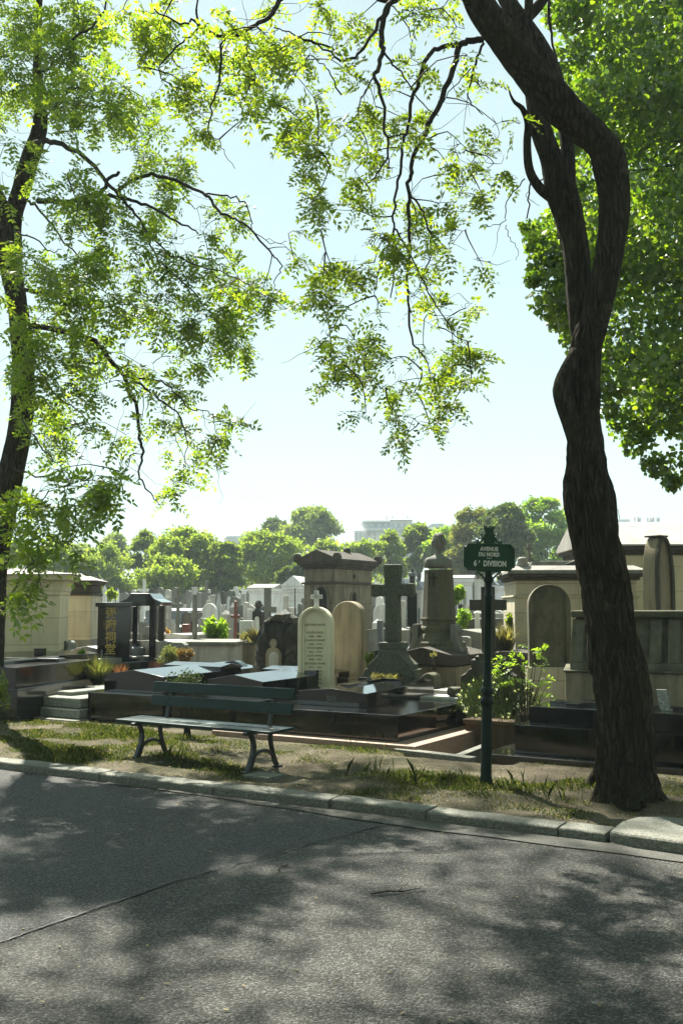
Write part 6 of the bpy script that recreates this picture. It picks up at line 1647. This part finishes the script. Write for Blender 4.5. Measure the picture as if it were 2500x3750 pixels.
shrub('flower_pot','mound of orange flowers in front of the grotto rock',592,624,2296,2325,22.5,M['orange'],107,260,.05,.8,6,True,None,'flowers')
shrub('plant','dark-leaved potted plants left of the orange flowers',556,592,2288,2320,22.6,M['fol_dark'],108,260,.06,.6,6,True,None,'plant')
shrub('shrub','pale shrub in the far rows above the second chapel',394,426,2155,2200,32,M['fol_light'],109,500,.10,.6,6)
shrub('plant','yellow-green leaves at the foot of the far left tree trunk',-24,36,2446,2590,13.0,M['fol_mid'],110,420,.045,.5,7,False)
shrub('plant','small green weed at the corner of the second chapel',290,314,2372,2400,17.8,M['fol_bright'],111,140,.05,.6,4)
shrub('shrub','dark ivy-covered bush beside the bust pedestal before the white chapels',1650,1698,2142,2212,27,M['fol_bright'],112,1200,.09,.8)
shrub('shrub','yellow-green sunlit sprigs below the ivy bush, right of the bust pedestal',1656,1722,2225,2300,21,M['fol_bright'],113,420,.07,.7,7)
shrub('shrub','leafy bush at the corner of the low tan chapel',1852,1886,2240,2335,17.6,M['fol_mid'],114,700,.06,.7)
tuft('shrub','pinkish-straw dried shrub behind the dark cross and the sign post',1812,1872,2300,2380,16.8,M['straw'],115,700,.003,.7,'shrub',.8)
shrub('plant','weedy plant between the brown arched headstone and the granite cross',1332,1376,2375,2440,14.9,M['fol_mid'],116,420,.035,.5,6)
shrub('plant','tiny pale-leaved plant on the gabled slab of the bust monument',1578,1602,2386,2412,14.6,M['straw'],117,60,.04,.6,3)
tuft('grass_tuft','straw-brown dry grass left of the blackened rock monument',924,946,2300,2340,19.9,M['straw'],118,120,.003,.8,'grass tuft',.97)
# white-flowered bush in the planter box
px_, py_ = PLANTER; rg = np.random.default_rng(120)
t = thing('shrub','dense lavender-like bush with white flower heads in the rust-brown planter','shrub',(px_-.08,py_+.25,.25),R(-31))
n = 2600; v = in_blob((0,0,.24),(.50,.42,.30),n,rg,.4); v = v[v[:,2] > -.05]
an = unit(v-np.array([0,0,-.2])+rg.normal(0,.12,(len(v),3)))
sd_ = unit(np.cross(an, rg.normal(0,1,(len(v),3))))*.0045; ln = .09*(.6+.8*rg.random(len(v)))[:,None]
np_mesh('foliage', np.stack([v-sd_, v+an*ln*.5-sd_, v+an*ln, v+an*ln*.5+sd_],1), 4, M['lavender'], t)
k = in_blob((0,0,.26),(.52,.44,.31),170,rg,.93); k = k[k[:,2] > .1]
np_mesh('flowers', simple_leaves(np.repeat(k,5,0)+rg.normal(0,.008,(len(k)*5,3)), .022, rg, .9), 4, M['petal'], t)['kind'] = 'stuff'
# leafy sapling
rg = np.random.default_rng(121); c = at(1935, 2570, 12.4)
t = thing('sapling','yellow-green pinnate-leaved sapling growing before the arched stele','sapling',(0,0,0),0)
ws = Wood(); root = Vector((c.x-.02, c.y, .1))
bs_ = []; ds_ = []
for (px,py) in ((1840,2420),(1870,2430),(1835,2470),(1900,2440),(1955,2390),(1960,2430),(1995,2410),(1990,2480),(2005,2540),(1930,2490),(1890,2370),(1850,2400),(1965,2540),(1925,2420),(1880,2490),(1840,2500),(2015,2500)):
    e = at(px, py, 12.4+rg.uniform(-.2,.2)); ws.limb([root, root.lerp(e,.55)+Vector((0,0,.12)), e], .007, .0025, 4, .01, 3)
    for _ in range(3): bs_.append(tuple(e+Vector(rg.normal(0,.035,3)))); ds_.append(rg.normal(0,1,3)*[1,1,.35])
np_mesh('foliage', pinnate(np.array(bs_), np.array(ds_), .16*(.7+.5*rg.random(len(bs_))), rg, 5, .34, .3), 4, M['fol_bright'], t)
ws.build('stems', M['twig'], t)

# ================================================================ grass and litter on the verge
rg = np.random.default_rng(130)
from mathutils import noise as mn
pts = []; 
while len(pts) < 60000:
    a_, t_ = rg.uniform(-9, 5), rg.uniform(.25, 2.75)
    q = W(a_, t_)
    if math.hypot(q.x-base.x, q.y-base.y) < .2: continue
    d = mn.noise(Vector((a_*.9, t_*1.6, 3.1)))*.9+mn.noise(Vector((a_*3.1, t_*3.3, 9)))*.45
    bias = .5 if a_ < -3.4 else (-.10 if -2.2 < a_ < -.3 else .02)
    for ga, gt, gr, gb in ((-2.6,.75,.75,.55),(-3.6,.5,.5,.3),(-.05,1.0,.55,.55),(1.4,1.15,.7,.5),(.55,1.3,.5,.35),(-1.4,2.6,.9,.35),(-1.75,.7,.5,.45),(2.6,2.0,.9,.5)):
        bias += gb*math.exp(-(((a_-ga)/gr)**2+((t_-gt)/(.36*1.2))**2))
    if d+bias > rg.uniform(-.12,.55): pts.append((a_, t_, d+bias))
P = np.array([tuple(W(a_, t_, h_ground(a_, t_)-.004)) for a_, t_, _ in pts]); D_ = np.array([x[2] for x in pts])
hh = .014+.042*np.clip(D_, 0, 1.1)*rg.uniform(.5,1.5,len(P))
sel = rg.random(len(P)) < .86
tag(blades('grass', P[sel], hh[sel], M['grass'], None, .0035, 1.1, .4, rg), kind='stuff')
tag(blades('dry_grass', P[~sel], hh[~sel]*1.1, M['straw'], None, .0028, 1.2, .4, rg), kind='stuff')
# taller weeds
Q = []
for ga, gt, n_ in ((-.35,1.1,26),(-.05,.95,24),(.15,1.15,22),(.85,1.45,22),(1.2,1.2,34),(1.55,1.0,26),(-1.55,2.62,16),(-.95,2.5,14),(-2.7,.9,30),(2.9,2.1,30),(2.5,2.25,24),(.55,1.55,14),(-4.6,2.7,16)):
    for _ in range(n_):
        a_, t_ = ga+rg.normal(0,.12), gt+rg.normal(0,.07); Q.append(tuple(W(a_, t_, h_ground(a_, t_))))
Q = np.array(Q); tag(blades('tall_grass', Q, .15*rg.uniform(.4,1.4,len(Q)), M['grass'], None, .0024, .8, .3, rg), kind='stuff')
# fallen leaves, grit and chips
def flat_bits(name, P, size, mat, lift=.004):
    N = len(P); a_ = rg.random(N)*2*np.pi; s_ = size*(.5+rg.random(N)); d = np.stack([np.cos(a_), np.sin(a_), rg.normal(0,.12,N)],1)*s_[:,None]; e = np.stack([-np.sin(a_), np.cos(a_), rg.normal(0,.12,N)],1)*(s_*.45)[:,None]
    P = P+np.array([0,0,lift]); return tag(np_mesh(name, np.stack([P-d, P-e, P+d, P+e],1), 4, mat), kind='stuff')
L1 = []
for _ in range(420):
    x, y = rg.uniform(-4.5,4.5), rg.uniform(3.8,10.5); a_, t_ = AT((x,y))
    if t_ < -.05: L1.append((x,y,.006))
for _ in range(2400):
    a_, t_ = rg.uniform(-8,4.5), rg.uniform(.25,2.6); L1.append(tuple(W(a_,t_,h_ground(a_,t_)+.004)))
flat_bits('fallen_leaves', np.array(L1), .011, M['litter'])
def grit(name, P, size, mat):
    N = len(P); s_ = size*(.4+rg.random(N)**2*1.3)[:,None]; o = np.array([[1,0,0],[0,1,0],[-1,0,0],[0,-1,0],[0,0,.8]])
    an = rg.random(N)*6.28; c_, s2 = np.cos(an), np.sin(an); vs = []
    for k in range(5):
        x = o[k][0]*c_-o[k][1]*s2; y = o[k][0]*s2+o[k][1]*c_
        vs.append(P+np.stack([x, y*.75, np.full(N,o[k][2])],1)*s_)
    t_ = np.concatenate([np.stack([vs[i],vs[(i+1)%4],vs[4]],1) for i in range(4)],0)
    return tag(np_mesh(name, t_, 3, mat), kind='stuff')
G = []
for _ in range(5200):
    a_, t_ = rg.uniform(-6,4.5), rg.uniform(.22,2.7); G.append(tuple(W(a_,t_,h_ground(a_,t_)-.001)))
grit('gravel', np.array(G), .0075, M['kerb'])
G = []
for _ in range(2600):
    x, y = rg.uniform(-4.5,4.5), rg.uniform(3.8,10.5); a_, t_ = AT((x,y))
    if t_ < -.02: G.append((x,y,.0))
grit('road_grit', np.array(G), .0035, M['kerb'])
# a few fallen twigs on the road
for px,py,ln,rz,lb in ((1040,3180,.09,1.2,'small curled fallen twig lying on the asphalt'),(1450,3272,.16,.25,'thin straight fallen twig on the road right of the curled one')):
    q = gnd(px,py,.0); t = thing('fallen_twig', lb, 'twig', (q.x,q.y,.008), rz)
    m = MB(); m.tube([(-ln,0,0),(-ln*.3,.012,.006),(ln*.3,-.008,.004),(ln,.015,.01)],[.004,.0045,.004,.002],6); m.tube([(0,0,.004),(ln*.3,.03,.008)],[.003,.0015],5); m.build('twig', M['twig'], t, smooth=True)

# lettering becomes plain mesh
dg = bpy.context.evaluated_depsgraph_get()
for o in [o for o in SC.objects if o.type == 'FONT']:
    me = bpy.data.meshes.new_from_object(o.evaluated_get(dg))
    n = o.name; q = bpy.data.objects.new(n+'_', me); COL.objects.link(q)
    q.parent = o.parent; q.location = o.location; q.rotation_euler = o.rotation_euler; q.scale = o.scale
    bpy.data.objects.remove(o, do_unlink=True); q.name = n

# the hazy spring air
HB = MB(); HB.box(-420, 420, -70, 430, -1.6, 60)
hz_ = HB.build('haze', None); tag(hz_, kind='stuff')
ht = NT('haze_air'); pv = ht.n('ShaderNodeVolumePrincipled'); pv.inputs['Color'].default_value = (.80,.96,1,1); pv.inputs['Density'].default_value = .0007; pv.inputs['Anisotropy'].default_value = .0
ht.l(pv.outputs[0], ht.out.inputs['Volume']); hz_.data.materials.append(ht.m)

# unseen avenue foliage, added to cut sky fill and darken the tomb reflections
rgn = np.random.default_rng(90); P = []
for _ in range(640):
    x, y, z = rgn.uniform(-17, 17), rgn.uniform(-13, 3.2), rgn.uniform(2.2, 11.5)
    if y > -3 and z < 6.2: continue
    P.append(in_blob((x,y,z), (1.4,1.3,.9), 110, rgn, .1))
tag(np_mesh('sky_blocking_foliage', simple_leaves(np.concatenate(P), .26, rgn, .8, .3), 4, M['fol_dark']), kind='stuff')
